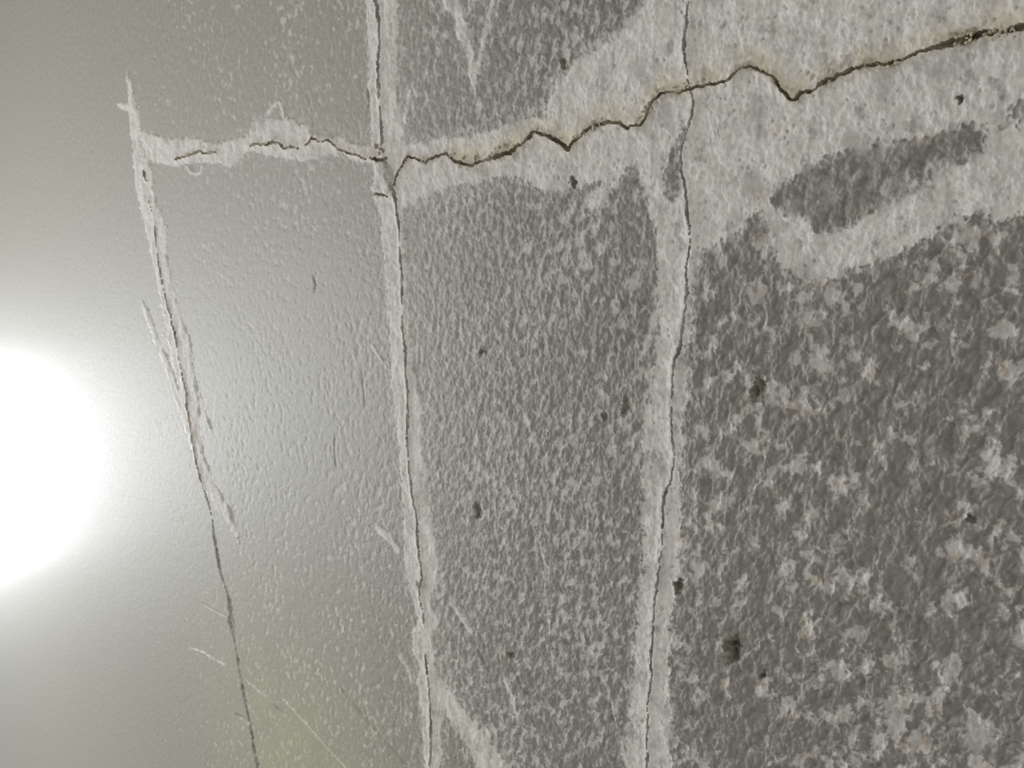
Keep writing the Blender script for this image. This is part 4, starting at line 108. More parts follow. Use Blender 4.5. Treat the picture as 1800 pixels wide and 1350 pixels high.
PITS = [
 (0.0035, [(0.1782,1.5394),(0.1787,1.5375),(0.1790,1.5352),(0.1804,1.5346),(0.1815,1.5329),(0.1824,1.5345),(0.1835,1.5341),(0.1845,1.5349),(0.1841,1.5371),(0.1852,1.5385),(0.1838,1.5402),(0.1836,1.5423),(0.1824,1.5429),(0.1814,1.5451),(0.1803,1.5445),(0.1791,1.5444),(0.1786,1.5428),(0.1780,1.5414)]),
 (0.007, [(0.1818,1.4309),(0.1830,1.4283),(0.1840,1.4261),(0.1848,1.4229),(0.1866,1.4232),(0.1884,1.4203),(0.1892,1.4228),(0.1900,1.4241),(0.1904,1.4257),(0.1917,1.4273),(0.1914,1.4303),(0.1895,1.4325),(0.1883,1.4350),(0.1866,1.4354),(0.1848,1.4378),(0.1835,1.4368),(0.1832,1.4343),(0.1829,1.4325)]),
 (0.004, [(0.2132,1.4482),(0.2139,1.4471),(0.2139,1.4456),(0.2148,1.4451),(0.2155,1.4446),(0.2162,1.4439),(0.2167,1.4444),(0.2173,1.4447),(0.2172,1.4460),(0.2178,1.4468),(0.2171,1.4481),(0.2169,1.4496),(0.2160,1.4499),(0.2153,1.4513),(0.2145,1.4518),(0.2141,1.4508),(0.2139,1.4498),(0.2134,1.4493)]),
 (0.003, [(0.3463,1.4494),(0.3471,1.4478),(0.3476,1.4461),(0.3485,1.4456),(0.3493,1.4443),(0.3503,1.4436),(0.3508,1.4445),(0.3514,1.4450),(0.3509,1.4469),(0.3514,1.4481),(0.3503,1.4497),(0.3501,1.4518),(0.3491,1.4533),(0.3480,1.4541),(0.3473,1.4536),(0.3468,1.4528),(0.3464,1.4520),(0.3459,1.4511)]),
 (0.003, [(0.1716,1.4241),(0.1715,1.4232),(0.1720,1.4226),(0.1723,1.4217),(0.1726,1.4209),(0.1730,1.4211),(0.1733,1.4213),(0.1733,1.4221),(0.1734,1.4227),(0.1735,1.4234),(0.1736,1.4243),(0.1733,1.4253),(0.1728,1.4256),(0.1725,1.4266),(0.1722,1.4259),(0.1718,1.4263),(0.1715,1.4261),(0.1716,1.4249)]),
 (0.002, [(0.1144,1.6397),(0.1146,1.6393),(0.1150,1.6392),(0.1151,1.6388),(0.1155,1.6387),(0.1158,1.6388),(0.1162,1.6388),(0.1163,1.6393),(0.1167,1.6395),(0.1165,1.6399),(0.1163,1.6403),(0.1163,1.6407),(0.1159,1.6408),(0.1157,1.6411),(0.1153,1.6411),(0.1150,1.6409),(0.1147,1.6405),(0.1148,1.6401)]),
 (0.003, [(0.2789,1.6202),(0.2795,1.6194),(0.2796,1.6183),(0.2803,1.6182),(0.2809,1.6175),(0.2815,1.6177),(0.2820,1.6180),(0.2825,1.6184),(0.2823,1.6195),(0.2822,1.6203),(0.2824,1.6214),(0.2816,1.6219),(0.2812,1.6230),(0.2804,1.6234),(0.2799,1.6229),(0.2795,1.6223),(0.2793,1.6217),(0.2786,1.6213)]),
 (0.003, [(0.2860,1.6716),(0.2860,1.6709),(0.2864,1.6703),(0.2872,1.6702),(0.2879,1.6698),(0.2885,1.6701),(0.2893,1.6701),(0.2897,1.6707),(0.2898,1.6714),(0.2897,1.6721),(0.2896,1.6728),(0.2890,1.6733),(0.2884,1.6736),(0.2877,1.6738),(0.2869,1.6742),(0.2864,1.6736),(0.2856,1.6732),(0.2861,1.6723)]),
 (0.0025, [(0.2454,1.5228),(0.2462,1.5212),(0.2466,1.5193),(0.2474,1.5184),(0.2481,1.5175),(0.2487,1.5183),(0.2495,1.5178),(0.2494,1.5197),(0.2496,1.5208),(0.2493,1.5223),(0.2492,1.5238),(0.2487,1.5253),(0.2480,1.5261),(0.2473,1.5278),(0.2468,1.5264),(0.2461,1.5269),(0.2460,1.5254),(0.2456,1.5245)]),
 (0.002, [(0.0995,1.5074),(0.0996,1.5069),(0.1001,1.5066),(0.1003,1.5063),(0.1006,1.5059),(0.1010,1.5057),(0.1011,1.5062),(0.1015,1.5061),(0.1018,1.5064),(0.1018,1.5068),(0.1016,1.5073),(0.1015,1.5077),(0.1011,1.5080),(0.1008,1.5084),(0.1005,1.5081),(0.1000,1.5084),(0.0999,1.5080),(0.0997,1.5077)]),
 (0.002, [(0.3199,1.3761),(0.3200,1.3755),(0.3201,1.3746),(0.3209,1.3739),(0.3217,1.3738),(0.3224,1.3733),(0.3230,1.3735),(0.3234,1.3737),(0.3237,1.3741),(0.3238,1.3746),(0.3240,1.3754),(0.3234,1.3763),(0.3226,1.3770),(0.3217,1.3773),(0.3209,1.3776),(0.3201,1.3779),(0.3194,1.3777),(0.3193,1.3771)]),
 (0.002, [(0.2577,1.5150),(0.2581,1.5144),(0.2583,1.5138),(0.2587,1.5133),(0.2592,1.5130),(0.2596,1.5134),(0.2602,1.5131),(0.2603,1.5136),(0.2604,1.5141),(0.2608,1.5145),(0.2604,1.5151),(0.2601,1.5157),(0.2596,1.5159),(0.2591,1.5165),(0.2586,1.5167),(0.2581,1.5165),(0.2578,1.5161),(0.2576,1.5156)]),
 (0.002, [(0.3413,1.5372),(0.3417,1.5365),(0.3423,1.5360),(0.3427,1.5353),(0.3434,1.5350),(0.3442,1.5349),(0.3445,1.5355),(0.3453,1.5355),(0.3452,1.5362),(0.3454,1.5368),(0.3446,1.5374),(0.3446,1.5382),(0.3439,1.5387),(0.3432,1.5386),(0.3425,1.5391),(0.3422,1.5385),(0.3419,1.5382),(0.3415,1.5378)]),
]
GROOVES = [
 (0.0009, [(0.3745,1.3874),(0.3733,1.3848),(0.3712,1.3829),(0.3690,1.3810),(0.3664,1.3793),(0.3642,1.3777),(0.3617,1.3764),(0.3596,1.3747),(0.3569,1.3740),(0.3546,1.3730),(0.3517,1.3726),(0.3512,1.3730),(0.3528,1.3747),(0.3549,1.3759),(0.3570,1.3770),(0.3593,1.3784),(0.3615,1.3800),(0.3641,1.3811),(0.3660,1.3832),(0.3683,1.3850),(0.3705,1.3869),(0.3740,1.3878)]),
 (0.0006, [(0.3517,1.3727),(0.3510,1.3699),(0.3491,1.3679),(0.3475,1.3658),(0.3458,1.3637),(0.3438,1.3619),(0.3417,1.3604),(0.3397,1.3588),(0.3374,1.3574),(0.3347,1.3565),(0.3343,1.3568),(0.3353,1.3592),(0.3377,1.3605),(0.3398,1.3620),(0.3418,1.3636),(0.3437,1.3653),(0.3453,1.3673),(0.3472,1.3692),(0.3486,1.3715),(0.3512,1.3730)]),
 (0.0005, [(0.7255,1.2761),(0.7195,1.2751),(0.7123,1.2755),(0.7051,1.2759),(0.6978,1.2765),(0.6901,1.2774),(0.6828,1.2779),(0.6754,1.2787),(0.6674,1.2802),(0.6669,1.2807),(0.6733,1.2810),(0.6803,1.2806),(0.6876,1.2800),(0.6955,1.2789),(0.7024,1.2786),(0.7095,1.2782),(0.7165,1.2781),(0.7249,1.2766)]),
 (0.0015, [(0.6673,1.1948),(0.6607,1.1934),(0.6524,1.1940),(0.6468,1.1940),(0.6408,1.1946),(0.6334,1.1967),(0.6326,1.1975),(0.6365,1.1990),(0.6424,1.1985),(0.6481,1.1983),(0.6567,1.1975),(0.6665,1.1957)]),
 (0.001, [(0.5965,1.2320),(0.5919,1.2305),(0.5868,1.2296),(0.5811,1.2292),(0.5743,1.2299),(0.5737,1.2306),(0.5776,1.2325),(0.5832,1.2329),(0.5886,1.2336),(0.5958,1.2326)]),
 (0.0008, [(0.4947,1.2866),(0.4933,1.2841),(0.4899,1.2832),(0.4865,1.2825),(0.4839,1.2810),(0.4805,1.2802),(0.4774,1.2792),(0.4745,1.2781),(0.4717,1.2769),(0.4687,1.2758),(0.4655,1.2748),(0.4620,1.2741),(0.4583,1.2735),(0.4555,1.2723),(0.4519,1.2717),(0.4488,1.2708),(0.4454,1.2701),(0.4423,1.2693),(0.4390,1.2685),(0.4361,1.2675),(0.4333,1.2664),(0.4299,1.2659),(0.4267,1.2652),(0.4239,1.2643),(0.4207,1.2636),(0.4168,1.2638),(0.4162,1.2644),(0.4181,1.2663),(0.4213,1.2669),(0.4242,1.2679),(0.4268,1.2690),(0.4303,1.2694),(0.4330,1.2707),(0.4365,1.2711),(0.4396,1.2720),(0.4425,1.2731),(0.4456,1.2740),(0.4492,1.2744),(0.4520,1.2756),(0.4554,1.2764),(0.4588,1.2771),(0.4619,1.2782),(0.4654,1.2789),(0.4680,1.2802),(0.4709,1.2813),(0.4742,1.2821),(0.4770,1.2833),(0.4801,1.2842),(0.4834,1.2852),(0.4863,1.2863),(0.4897,1.2872),(0.4940,1.2872)]),
 (0.0005, [(0.5093,1.6840),(0.5091,1.6813),(0.5079,1.6786),(0.5071,1.6760),(0.5060,1.6733),(0.5056,1.6709),(0.5050,1.6685),(0.5045,1.6660),(0.5041,1.6636),(0.5029,1.6612),(0.5025,1.6612),(0.5024,1.6636),(0.5029,1.6660),(0.5032,1.6685),(0.5039,1.6709),(0.5043,1.6733),(0.5054,1.6760),(0.5065,1.6787),(0.5072,1.6813),(0.5090,1.6840)]),
 (0.001, [(0.5111,1.5710),(0.5106,1.5672),(0.5092,1.5637),(0.5102,1.5610),(0.5099,1.5582),(0.5094,1.5582),(0.5074,1.5610),(0.5063,1.5639),(0.5082,1.5676),(0.5105,1.5711)]),
 (0.0004, [(0.4902,1.4688),(0.4917,1.4657),(0.4923,1.4627),(0.4926,1.4598),(0.4933,1.4567),(0.4927,1.4537),(0.4925,1.4507),(0.4922,1.4477),(0.4916,1.4447),(0.4905,1.4419),(0.4901,1.4420),(0.4897,1.4452),(0.4898,1.4483),(0.4904,1.4512),(0.4906,1.4542),(0.4912,1.4571),(0.4906,1.4601),(0.4899,1.4630),(0.4895,1.4660),(0.4898,1.4688)]),
 (0.0004, [(0.4574,1.5138),(0.4578,1.5109),(0.4576,1.5081),(0.4572,1.5053),(0.4568,1.5025),(0.4564,1.4997),(0.4562,1.4970),(0.4558,1.4944),(0.4555,1.4917),(0.4543,1.4893),(0.4539,1.4893),(0.4537,1.4921),(0.4538,1.4948),(0.4541,1.4974),(0.4544,1.5001),(0.4548,1.5028),(0.4554,1.5056),(0.4555,1.5084),(0.4560,1.5112),(0.4570,1.5139)]),
 (0.0008, [(0.2988,1.4355),(0.2986,1.4333),(0.2980,1.4314),(0.2976,1.4294),(0.2970,1.4275),(0.2964,1.4256),(0.2958,1.4235),(0.2950,1.4215),(0.2944,1.4194),(0.2934,1.4175),(0.2932,1.4176),(0.2934,1.4199),(0.2939,1.4220),(0.2946,1.4240),(0.2953,1.4261),(0.2958,1.4280),(0.2962,1.4300),(0.2970,1.4319),(0.2976,1.4338),(0.2986,1.4356)]),
 (0.001, [(0.2531,1.3786),(0.2530,1.3765),(0.2525,1.3747),(0.2520,1.3728),(0.2515,1.3710),(0.2510,1.3691),(0.2500,1.3673),(0.2492,1.3655),(0.2483,1.3637),(0.2473,1.3619),(0.2466,1.3600),(0.2452,1.3586),(0.2450,1.3587),(0.2454,1.3609),(0.2462,1.3627),(0.2471,1.3645),(0.2481,1.3662),(0.2490,1.3681),(0.2496,1.3700),(0.2503,1.3717),(0.2509,1.3735),(0.2514,1.3754),(0.2518,1.3772),(0.2529,1.3788)]),
 (0.0008, [(0.3219,1.3704),(0.3213,1.3683),(0.3200,1.3667),(0.3185,1.3652),(0.3172,1.3637),(0.3159,1.3620),(0.3139,1.3606),(0.3120,1.3591),(0.3100,1.3576),(0.3082,1.3561),(0.3057,1.3551),(0.3054,1.3554),(0.3067,1.3574),(0.3086,1.3589),(0.3106,1.3603),(0.3125,1.3618),(0.3143,1.3633),(0.3156,1.3649),(0.3170,1.3663),(0.3184,1.3679),(0.3196,1.3695),(0.3215,1.3707)]),
 (0.0008, [(0.4429,1.6800),(0.4435,1.6777),(0.4431,1.6753),(0.4426,1.6729),(0.4419,1.6706),(0.4435,1.6677),(0.4437,1.6645),(0.4433,1.6644),(0.4410,1.6672),(0.4400,1.6703),(0.4404,1.6728),(0.4405,1.6752),(0.4409,1.6776),(0.4425,1.6800)]),
]
CRUMBS = [(0.4341,1.6454,0.00155),(0.4296,1.6439,0.00140),(0.4320,1.6415,0.00125),(0.4275,1.6425,0.00110),(0.4284,1.6476,0.00095),(0.4037,1.3917,0.00160),(0.3669,1.6367,0.00115),(0.3639,1.6375,0.00075),(0.3559,1.6358,0.00065),(0.3569,1.6348,0.00085),(0.3483,1.6337,0.00080),(0.3480,1.6353,0.00085),(0.3452,1.6345,0.00050),(0.3370,1.6343,0.00125),(0.3350,1.6362,0.00115),(0.3328,1.6380,0.00070),(0.3295,1.6384,0.00110),(0.3257,1.6390,0.00120),(0.3245,1.6387,0.00095),(0.3193,1.6385,0.00070),(0.3166,1.6393,0.00060),(0.3034,1.6451,0.00060),(0.2985,1.6426,0.00060),(0.2964,1.6437,0.00065),(0.2923,1.6407,0.00055),(0.2884,1.6400,0.00045),(0.2802,1.6401,0.00070),(0.2788,1.6403,0.00100),(0.2757,1.6402,0.00055),(0.2738,1.6404,0.00055),(0.2737,1.6411,0.00065),(0.2685,1.6430,0.00105),(0.2691,1.6453,0.00100),(0.2650,1.6442,0.00065),(0.2638,1.6462,0.00055),(0.2445,1.6434,0.00055),(0.2438,1.6447,0.00080),(0.2425,1.6455,0.00055),(0.2418,1.6472,0.00070),(0.2400,1.6487,0.00095),(0.2383,1.6501,0.00085),(0.2345,1.6546,0.00085),(0.2310,1.6550,0.00075),(0.2264,1.6552,0.00060),(0.2250,1.6552,0.00070),(0.2208,1.6559,0.00045),(0.2200,1.6547,0.00065),(0.1507,1.6537,0.00060),(0.1469,1.6534,0.00070),(0.1448,1.6549,0.00060),(0.1428,1.6535,0.00045),(0.1403,1.6539,0.00045),(0.1204,1.6597,0.00045),(0.1187,1.6590,0.00085),(0.1180,1.6584,0.00075),(0.1184,1.6595,0.00040),(0.1168,1.6585,0.00055),(0.1160,1.6586,0.00080),(0.1163,1.6588,0.00055),(0.1152,1.6593,0.00090),(0.1146,1.6590,0.00065),(0.1136,1.6586,0.00075),(0.1134,1.6598,0.00050),(0.1128,1.6598,0.00075),(0.1182,1.6563,0.00065),(0.1167,1.6558,0.00050),(0.1171,1.6561,0.00045),(0.1150,1.6561,0.00060),(0.1144,1.6563,0.00050),(0.1148,1.6576,0.00050),(0.1138,1.6569,0.00075),(0.1124,1.6566,0.00045),(0.1096,1.6579,0.00070),(0.1081,1.6584,0.00080),(0.1073,1.6586,0.00080),(0.1065,1.6573,0.00070),(0.1070,1.6586,0.00085),(0.1054,1.6578,0.00070),(0.1054,1.6588,0.00085),(0.1038,1.6580,0.00050),(0.1041,1.6577,0.00045),(0.1024,1.6579,0.00045),(0.1020,1.6586,0.00065),(0.1016,1.6579,0.00055),(0.1078,1.6560,0.00040),(0.1075,1.6560,0.00065),(0.1058,1.6565,0.00065),(0.1055,1.6567,0.00055),(0.1047,1.6556,0.00040),(0.1039,1.6565,0.00045),(0.1033,1.6569,0.00050),(0.1013,1.6560,0.00040),(0.1390,1.6521,0.00070),(0.1366,1.6530,0.00070),(0.1367,1.6531,0.00065),(0.1358,1.6530,0.00070),(0.1922,1.6594,0.00050),(0.1905,1.6575,0.00045),(0.1864,1.6570,0.00040),(0.1843,1.6562,0.00035),(0.1645,1.6491,0.00040),(0.1626,1.6495,0.00040),(0.1594,1.6499,0.00060),(0.1582,1.6513,0.00040),(0.1558,1.6521,0.00040)]
LINE_LEFT = [(0.7976,1.7193),(0.7830,1.6493),(0.7799,1.6454),(0.7761,1.6391),(0.7751,1.6239),(0.7676,1.6105),(0.7645,1.6001),(0.7642,1.5881),(0.7622,1.5714),(0.7570,1.5524),(0.7508,1.5392),(0.7434,1.5262),(0.7357,1.5080),(0.7318,1.4885),(0.7260,1.4737),(0.7207,1.4637),(0.7224,1.4528),(0.7186,1.4396),(0.7146,1.4207),(0.7112,1.4055),(0.7025,1.3885),(0.6944,1.3755),(0.6882,1.3646),(0.6846,1.3432),(0.6811,1.3293),(0.6764,1.3157),(0.6701,1.3076),(0.6637,1.2996),(0.6627,1.2825),(0.6595,1.2660),(0.6545,1.2476),(0.6495,1.2293),(0.6434,1.2114),(0.6381,1.1959),(0.6338,1.1799),(0.6288,1.1617),(0.6158,1.1269),(0.6044,1.0969),(0.5770,1.0406)]
LINE_MIDDLE = [(0.4311,1.8703),(0.4313,1.8103),(0.4310,1.7591),(0.4318,1.7418),(0.4316,1.7240),(0.4297,1.7178),(0.4284,1.7086),(0.4282,1.7011),(0.4303,1.6908),(0.4303,1.6786),(0.4298,1.6663),(0.4290,1.6585),(0.4288,1.6507),(0.4290,1.6457),(0.4255,1.6374),(0.4235,1.6317),(0.4215,1.6253),(0.4195,1.6221),(0.4170,1.6158),(0.4146,1.6063),(0.4134,1.5969),(0.4132,1.5874),(0.4129,1.5794),(0.4122,1.5682),(0.4123,1.5520),(0.4131,1.5438),(0.4112,1.5358),(0.4100,1.5227),(0.4089,1.5062),(0.4089,1.4894),(0.4104,1.4789),(0.4096,1.4688),(0.4089,1.4587),(0.4059,1.4454),(0.4035,1.4356),(0.4026,1.4288),(0.4023,1.4202),(0.3999,1.4067),(0.3986,1.3965),(0.4004,1.3906),(0.4017,1.3830),(0.3986,1.3750),(0.3972,1.3683),(0.3966,1.3486),(0.3946,1.3383),(0.3934,1.3241),(0.3921,1.3098),(0.3924,1.2946),(0.3941,1.2749),(0.3953,1.2473),(0.3962,1.2153),(0.4026,1.1294),(0.4095,0.9915)]
LINE_RIGHT = [(0.2222,1.7909),(0.2230,1.7487),(0.2210,1.7121),(0.2206,1.6976),(0.2204,1.6872),(0.2207,1.6810),(0.2212,1.6726),(0.2209,1.6662),(0.2192,1.6574),(0.2182,1.6541),(0.2161,1.6496),(0.2160,1.6463),(0.2169,1.6421),(0.2196,1.6358),(0.2211,1.6314),(0.2213,1.6226),(0.2195,1.6180),(0.2174,1.6090),(0.2162,1.6000),(0.2151,1.5932),(0.2160,1.5887),(0.2172,1.5841),(0.2161,1.5772),(0.2165,1.5679),(0.2176,1.5585),(0.2187,1.5513),(0.2218,1.5414),(0.2220,1.5316),(0.2221,1.5194),(0.2206,1.5098),(0.2198,1.5049),(0.2212,1.4947),(0.2239,1.4865),(0.2252,1.4811),(0.2247,1.4760),(0.2245,1.4631),(0.2263,1.4522),(0.2272,1.4413),(0.2280,1.4303),(0.2284,1.4220),(0.2286,1.4110),(0.2283,1.4001),(0.2297,1.3856),(0.2299,1.3713),(0.2293,1.3544),(0.2286,1.3344),(0.2282,1.3109),(0.2292,1.2489),(0.2244,1.1549)]
LINE_ACROSS = [(0.0166,1.6615),(0.0413,1.6600),(0.0586,1.6611),(0.0709,1.6582),(0.0817,1.6588),(0.0918,1.6589),(0.0992,1.6585),(0.1023,1.6583),(0.1063,1.6581),(0.1095,1.6582),(0.1127,1.6579),(0.1152,1.6572),(0.1194,1.6568),(0.1228,1.6561),(0.1263,1.6557),(0.1298,1.6555),(0.1324,1.6541),(0.1361,1.6537),(0.1399,1.6533),(0.1437,1.6533),(0.1476,1.6538),(0.1506,1.6528),(0.1546,1.6518),(0.1586,1.6508),(0.1617,1.6498),(0.1643,1.6477),(0.1669,1.6475),(0.1702,1.6469),(0.1716,1.6455),(0.1734,1.6453),(0.1751,1.6464),(0.1775,1.6493),(0.1795,1.6519),(0.1824,1.6544),(0.1855,1.6561),(0.1892,1.6580),(0.1921,1.6589),(0.1953,1.6583),(0.1976,1.6570),(0.2000,1.6552),(0.2038,1.6544),(0.2077,1.6544),(0.2129,1.6539),(0.2182,1.6534),(0.2223,1.6530),(0.2251,1.6531),(0.2293,1.6540),(0.2321,1.6534),(0.2364,1.6505),(0.2392,1.6474),(0.2400,1.6440),(0.2420,1.6419),(0.2474,1.6419),(0.2490,1.6411),(0.2512,1.6427),(0.2543,1.6439),(0.2591,1.6445),(0.2639,1.6444),(0.2705,1.6430),(0.2755,1.6405),(0.2806,1.6377),(0.2837,1.6344),(0.2859,1.6358),(0.2895,1.6385),(0.2949,1.6411),(0.3005,1.6428),(0.3061,1.6443),(0.3099,1.6409),(0.3158,1.6384),(0.3217,1.6356),(0.3299,1.6345),(0.3382,1.6331),(0.3447,1.6323),(0.3513,1.6310),(0.3580,1.6321),(0.3648,1.6345),(0.4389,1.6391),(0.4453,1.6391),(0.4553,1.6422),(0.4649,1.6441),(0.4741,1.6467),(0.4847,1.6524),(0.4946,1.6520),(0.5045,1.6551),(0.5081,1.6529),(0.5189,1.6494),(0.5295,1.6515),(0.5384,1.6510),(0.5464,1.6548),(0.5555,1.6561),(0.5634,1.6552),(0.5795,1.6566),(0.5905,1.6546),(0.6397,1.6549),(0.6492,1.6550),(0.6610,1.6549),(0.6676,1.6574),(0.6738,1.6565),(0.6843,1.6554),(0.6916,1.6554),(0.7102,1.6538),(0.7191,1.6534),(0.9260,1.6677)]
FLAKE = [(0.4368,1.6355),(0.4322,1.6371),(0.4255,1.6362),(0.4213,1.6316),(0.4204,1.6259),(0.4195,1.6215),(0.4240,1.6188),(0.4330,1.6194),(0.4398,1.6208),(0.4420,1.6235),(0.4373,1.6259),(0.4359,1.6306)]
STAIN = [(0.3646,1.6441),(0.3578,1.6417),(0.3512,1.6404),(0.3446,1.6417),(0.3382,1.6423),(0.3298,1.6436),(0.3217,1.6446),(0.3158,1.6473),(0.3100,1.6497),(0.3062,1.6530),(0.3006,1.6514),(0.2950,1.6497),(0.2896,1.6470),(0.2860,1.6442),(0.2839,1.6428),(0.2808,1.6460),(0.2757,1.6488),(0.2707,1.6512),(0.2641,1.6525),(0.2593,1.6525),(0.2545,1.6518),(0.2514,1.6506),(0.2492,1.6490),(0.2477,1.6497),(0.2422,1.6497),(0.2402,1.6517),(0.2395,1.6550),(0.2366,1.6581),(0.2324,1.6609),(0.2296,1.6614),(0.2253,1.6605),(0.2226,1.6604),(0.2185,1.6608),(0.2132,1.6612),(0.2080,1.6616),(0.2041,1.6615),(0.2004,1.6622),(0.1980,1.6640),(0.1956,1.6653),(0.1925,1.6658),(0.1896,1.6648),(0.1859,1.6629),(0.1828,1.6611),(0.1799,1.6586),(0.1779,1.6560),(0.1755,1.6532),(0.1738,1.6520),(0.1721,1.6522),(0.1706,1.6536),(0.1673,1.6541),(0.1648,1.6542),(0.1621,1.6563),(0.1590,1.6573),(0.1550,1.6582),(0.1510,1.6591),(0.1481,1.6600),(0.1441,1.6595),(0.1403,1.6595),(0.1366,1.6598),(0.1329,1.6602),(0.1303,1.6615),(0.1267,1.6617),(0.1232,1.6620),(0.1199,1.6626),(0.1157,1.6630),(0.1132,1.6636),(0.1100,1.6639),(0.1067,1.6637),(0.1028,1.6638),(0.0997,1.6640),(0.0923,1.6643),(0.0822,1.6640),(0.0714,1.6633),(0.0592,1.6660),(0.0419,1.6646),(0.0171,1.6657),(0.0165,1.6611),(0.0413,1.6596),(0.0586,1.6607),(0.0708,1.6578),(0.0817,1.6583),(0.0917,1.6584),(0.0992,1.6580),(0.1023,1.6578),(0.1062,1.6576),(0.1094,1.6577),(0.1127,1.6574),(0.1151,1.6567),(0.1193,1.6563),(0.1227,1.6556),(0.1262,1.6552),(0.1298,1.6550),(0.1324,1.6536),(0.1361,1.6532),(0.1398,1.6528),(0.1437,1.6527),(0.1476,1.6532),(0.1505,1.6523),(0.1545,1.6513),(0.1586,1.6502),(0.1617,1.6493),(0.1643,1.6471),(0.1669,1.6470),(0.1701,1.6463),(0.1716,1.6449),(0.1734,1.6447),(0.1750,1.6458),(0.1775,1.6487),(0.1794,1.6513),(0.1824,1.6538),(0.1855,1.6555),(0.1892,1.6574),(0.1921,1.6583),(0.1952,1.6577),(0.1976,1.6564),(0.2000,1.6546),(0.2038,1.6538),(0.2076,1.6538),(0.2128,1.6533),(0.2182,1.6528),(0.2223,1.6523),(0.2250,1.6524),(0.2293,1.6533),(0.2321,1.6527),(0.2363,1.6498),(0.2392,1.6467),(0.2400,1.6434),(0.2420,1.6412),(0.2474,1.6412),(0.2489,1.6404),(0.2512,1.6420),(0.2543,1.6431),(0.2591,1.6438),(0.2639,1.6437),(0.2705,1.6423),(0.2755,1.6397),(0.2806,1.6369),(0.2837,1.6336),(0.2859,1.6350),(0.2895,1.6377),(0.2949,1.6404),(0.3005,1.6420),(0.3061,1.6435),(0.3099,1.6401),(0.3158,1.6376),(0.3217,1.6348),(0.3299,1.6337),(0.3382,1.6322),(0.3447,1.6315),(0.3513,1.6301),(0.3580,1.6313),(0.3648,1.6336)]


# ------------------------------------------------------------------ noise on the wall plane
def _hash(ix, iy, seed):
    h = (ix.astype(np.int64) * 374761393 + iy.astype(np.int64) * 668265263 + seed * 1442695041) & 0xFFFFFFFF
    h = ((h ^ (h >> 13)) * 1274126177) & 0xFFFFFFFF
    return (h ^ (h >> 16)) & 0xFFFF

_ang = np.arange(256) * (2 * math.pi / 256)
_gx, _gy = np.cos(_ang).astype(np.float32), np.sin(_ang).astype(np.float32)

def perlin(x, y, seed=0):
    ix, iy = np.floor(x), np.floor(y)
    fx, fy = (x - ix).astype(np.float32), (y - iy).astype(np.float32)
    ux, uy = fx * fx * fx * (fx * (fx * 6 - 15) + 10), fy * fy * fy * (fy * (fy * 6 - 15) + 10)
    def g(dx, dy):
        k = _hash(ix + dx, iy + dy, seed) & 255
        return _gx[k] * (fx - dx) + _gy[k] * (fy - dy)
    a = g(0, 0); a += ux * (g(1, 0) - a)
    b = g(0, 1); b += ux * (g(1, 1) - b)
    return (a + uy * (b - a)) * 1.5

def fbm(x, y, seed=0, octaves=3, gain=0.5):
    r, amp = 0, 1.0
    for i in range(octaves):
        r = r + amp * perlin(x, y, seed + 17 * i)
        x, y, amp = x * 2.03 + 5.1, y * 2.03 - 3.7, amp * gain
    return r

def worley(x, y, seed=0):
    ix, iy = np.floor(x), np.floor(y)
    f1 = np.full(x.shape, 9.0, np.float32); f2 = f1.copy()
    for dx in (-1, 0, 1):
        for dy in (-1, 0, 1):
            cx, cy = ix + dx, iy + dy
            px = cx + _hash(cx, cy, seed) / 65536.0
            py = cy + _hash(cx, cy, seed + 91) / 65536.0
            d = np.hypot(px - x, py - y).astype(np.float32)
            f2 = np.minimum(f2, np.maximum(f1, d)); f1 = np.minimum(f1, d)
    return f1, f2

def smooth(a, b, x):
    t = np.clip((x - a) / (b - a), 0, 1)
    return t * t * (3 - 2 * t)

def sdf(poly, x, y, reach):
    """signed distance to a polygon (negative inside), evaluated only near it; far points get +reach"""
    P = np.asarray(poly, np.float32)
    out = np.full(x.shape, reach, np.float32)
    m = (x > P[:, 0].min() - reach) & (x < P[:, 0].max() + reach) & (y > P[:, 1].min() - reach) & (y < P[:, 1].max() + reach)
    if not m.any():
        return out
    X, Y = x[m], y[m]
    best = np.full(X.shape, 1e9, np.float32)
    inside = np.zeros(X.shape, bool)
    Q = np.roll(P, -1, axis=0)
    for (ax, ay), (bx, by) in zip(P, Q):
        ex, ey = bx - ax, by - ay
        wx, wy = X - ax, Y - ay
        t = np.clip((wx * ex + wy * ey) / (ex * ex + ey * ey + 1e-12), 0, 1)
        d = (wx - ex * t) ** 2 + (wy - ey * t) ** 2
        best = np.minimum(best, d)
        if ay != by:
            c = ((ay > Y) != (by > Y)) & (X < ex * (Y - ay) / (by - ay) + ax)
            inside ^= c
    d = np.sqrt(best)
    out[m] = np.minimum(np.where(inside, -d, d), reach)
    return out

# ------------------------------------------------------------------ wall grid: finest where the wall is seen closest
NU, NV = 1340, 860
theta = np.linspace(math.radians(0.0), math.radians(80.4), NU)
u_f = WALL_X * np.tan(theta)
g = np.cumsum(1.065 ** np.arange(1, 71))
u_lo = (u_f[0] - 2.6 * g / g[-1])[::-1]
u_hi = u_f[-1] + 6.0 * g / g[-1]
u = np.concatenate([u_lo, u_f, u_hi])
t = np.linspace(0, 1, NV)
lo = np.clip(1.465 - 0.4824 * np.clip(u, 0, 1.8), 0.3, 2)
hi = np.clip(1.649 + 0.1744 * np.clip(u, 0, 1.8), 0, 2.3)
pad = 0.10 * (hi - lo)
lo, hi = lo - pad, hi + pad
V = lo[:, None] + (hi - lo)[:, None] * t[None, :]
V = np.concatenate([(lo[:, None] - lo[:, None] * (g / g[-1])[None, ::-1]), V, hi[:, None] + (2.7 - hi)[:, None] * (g / g[-1])[None, :]], axis=1)
U = np.repeat(u[:, None], V.shape[1], axis=1)
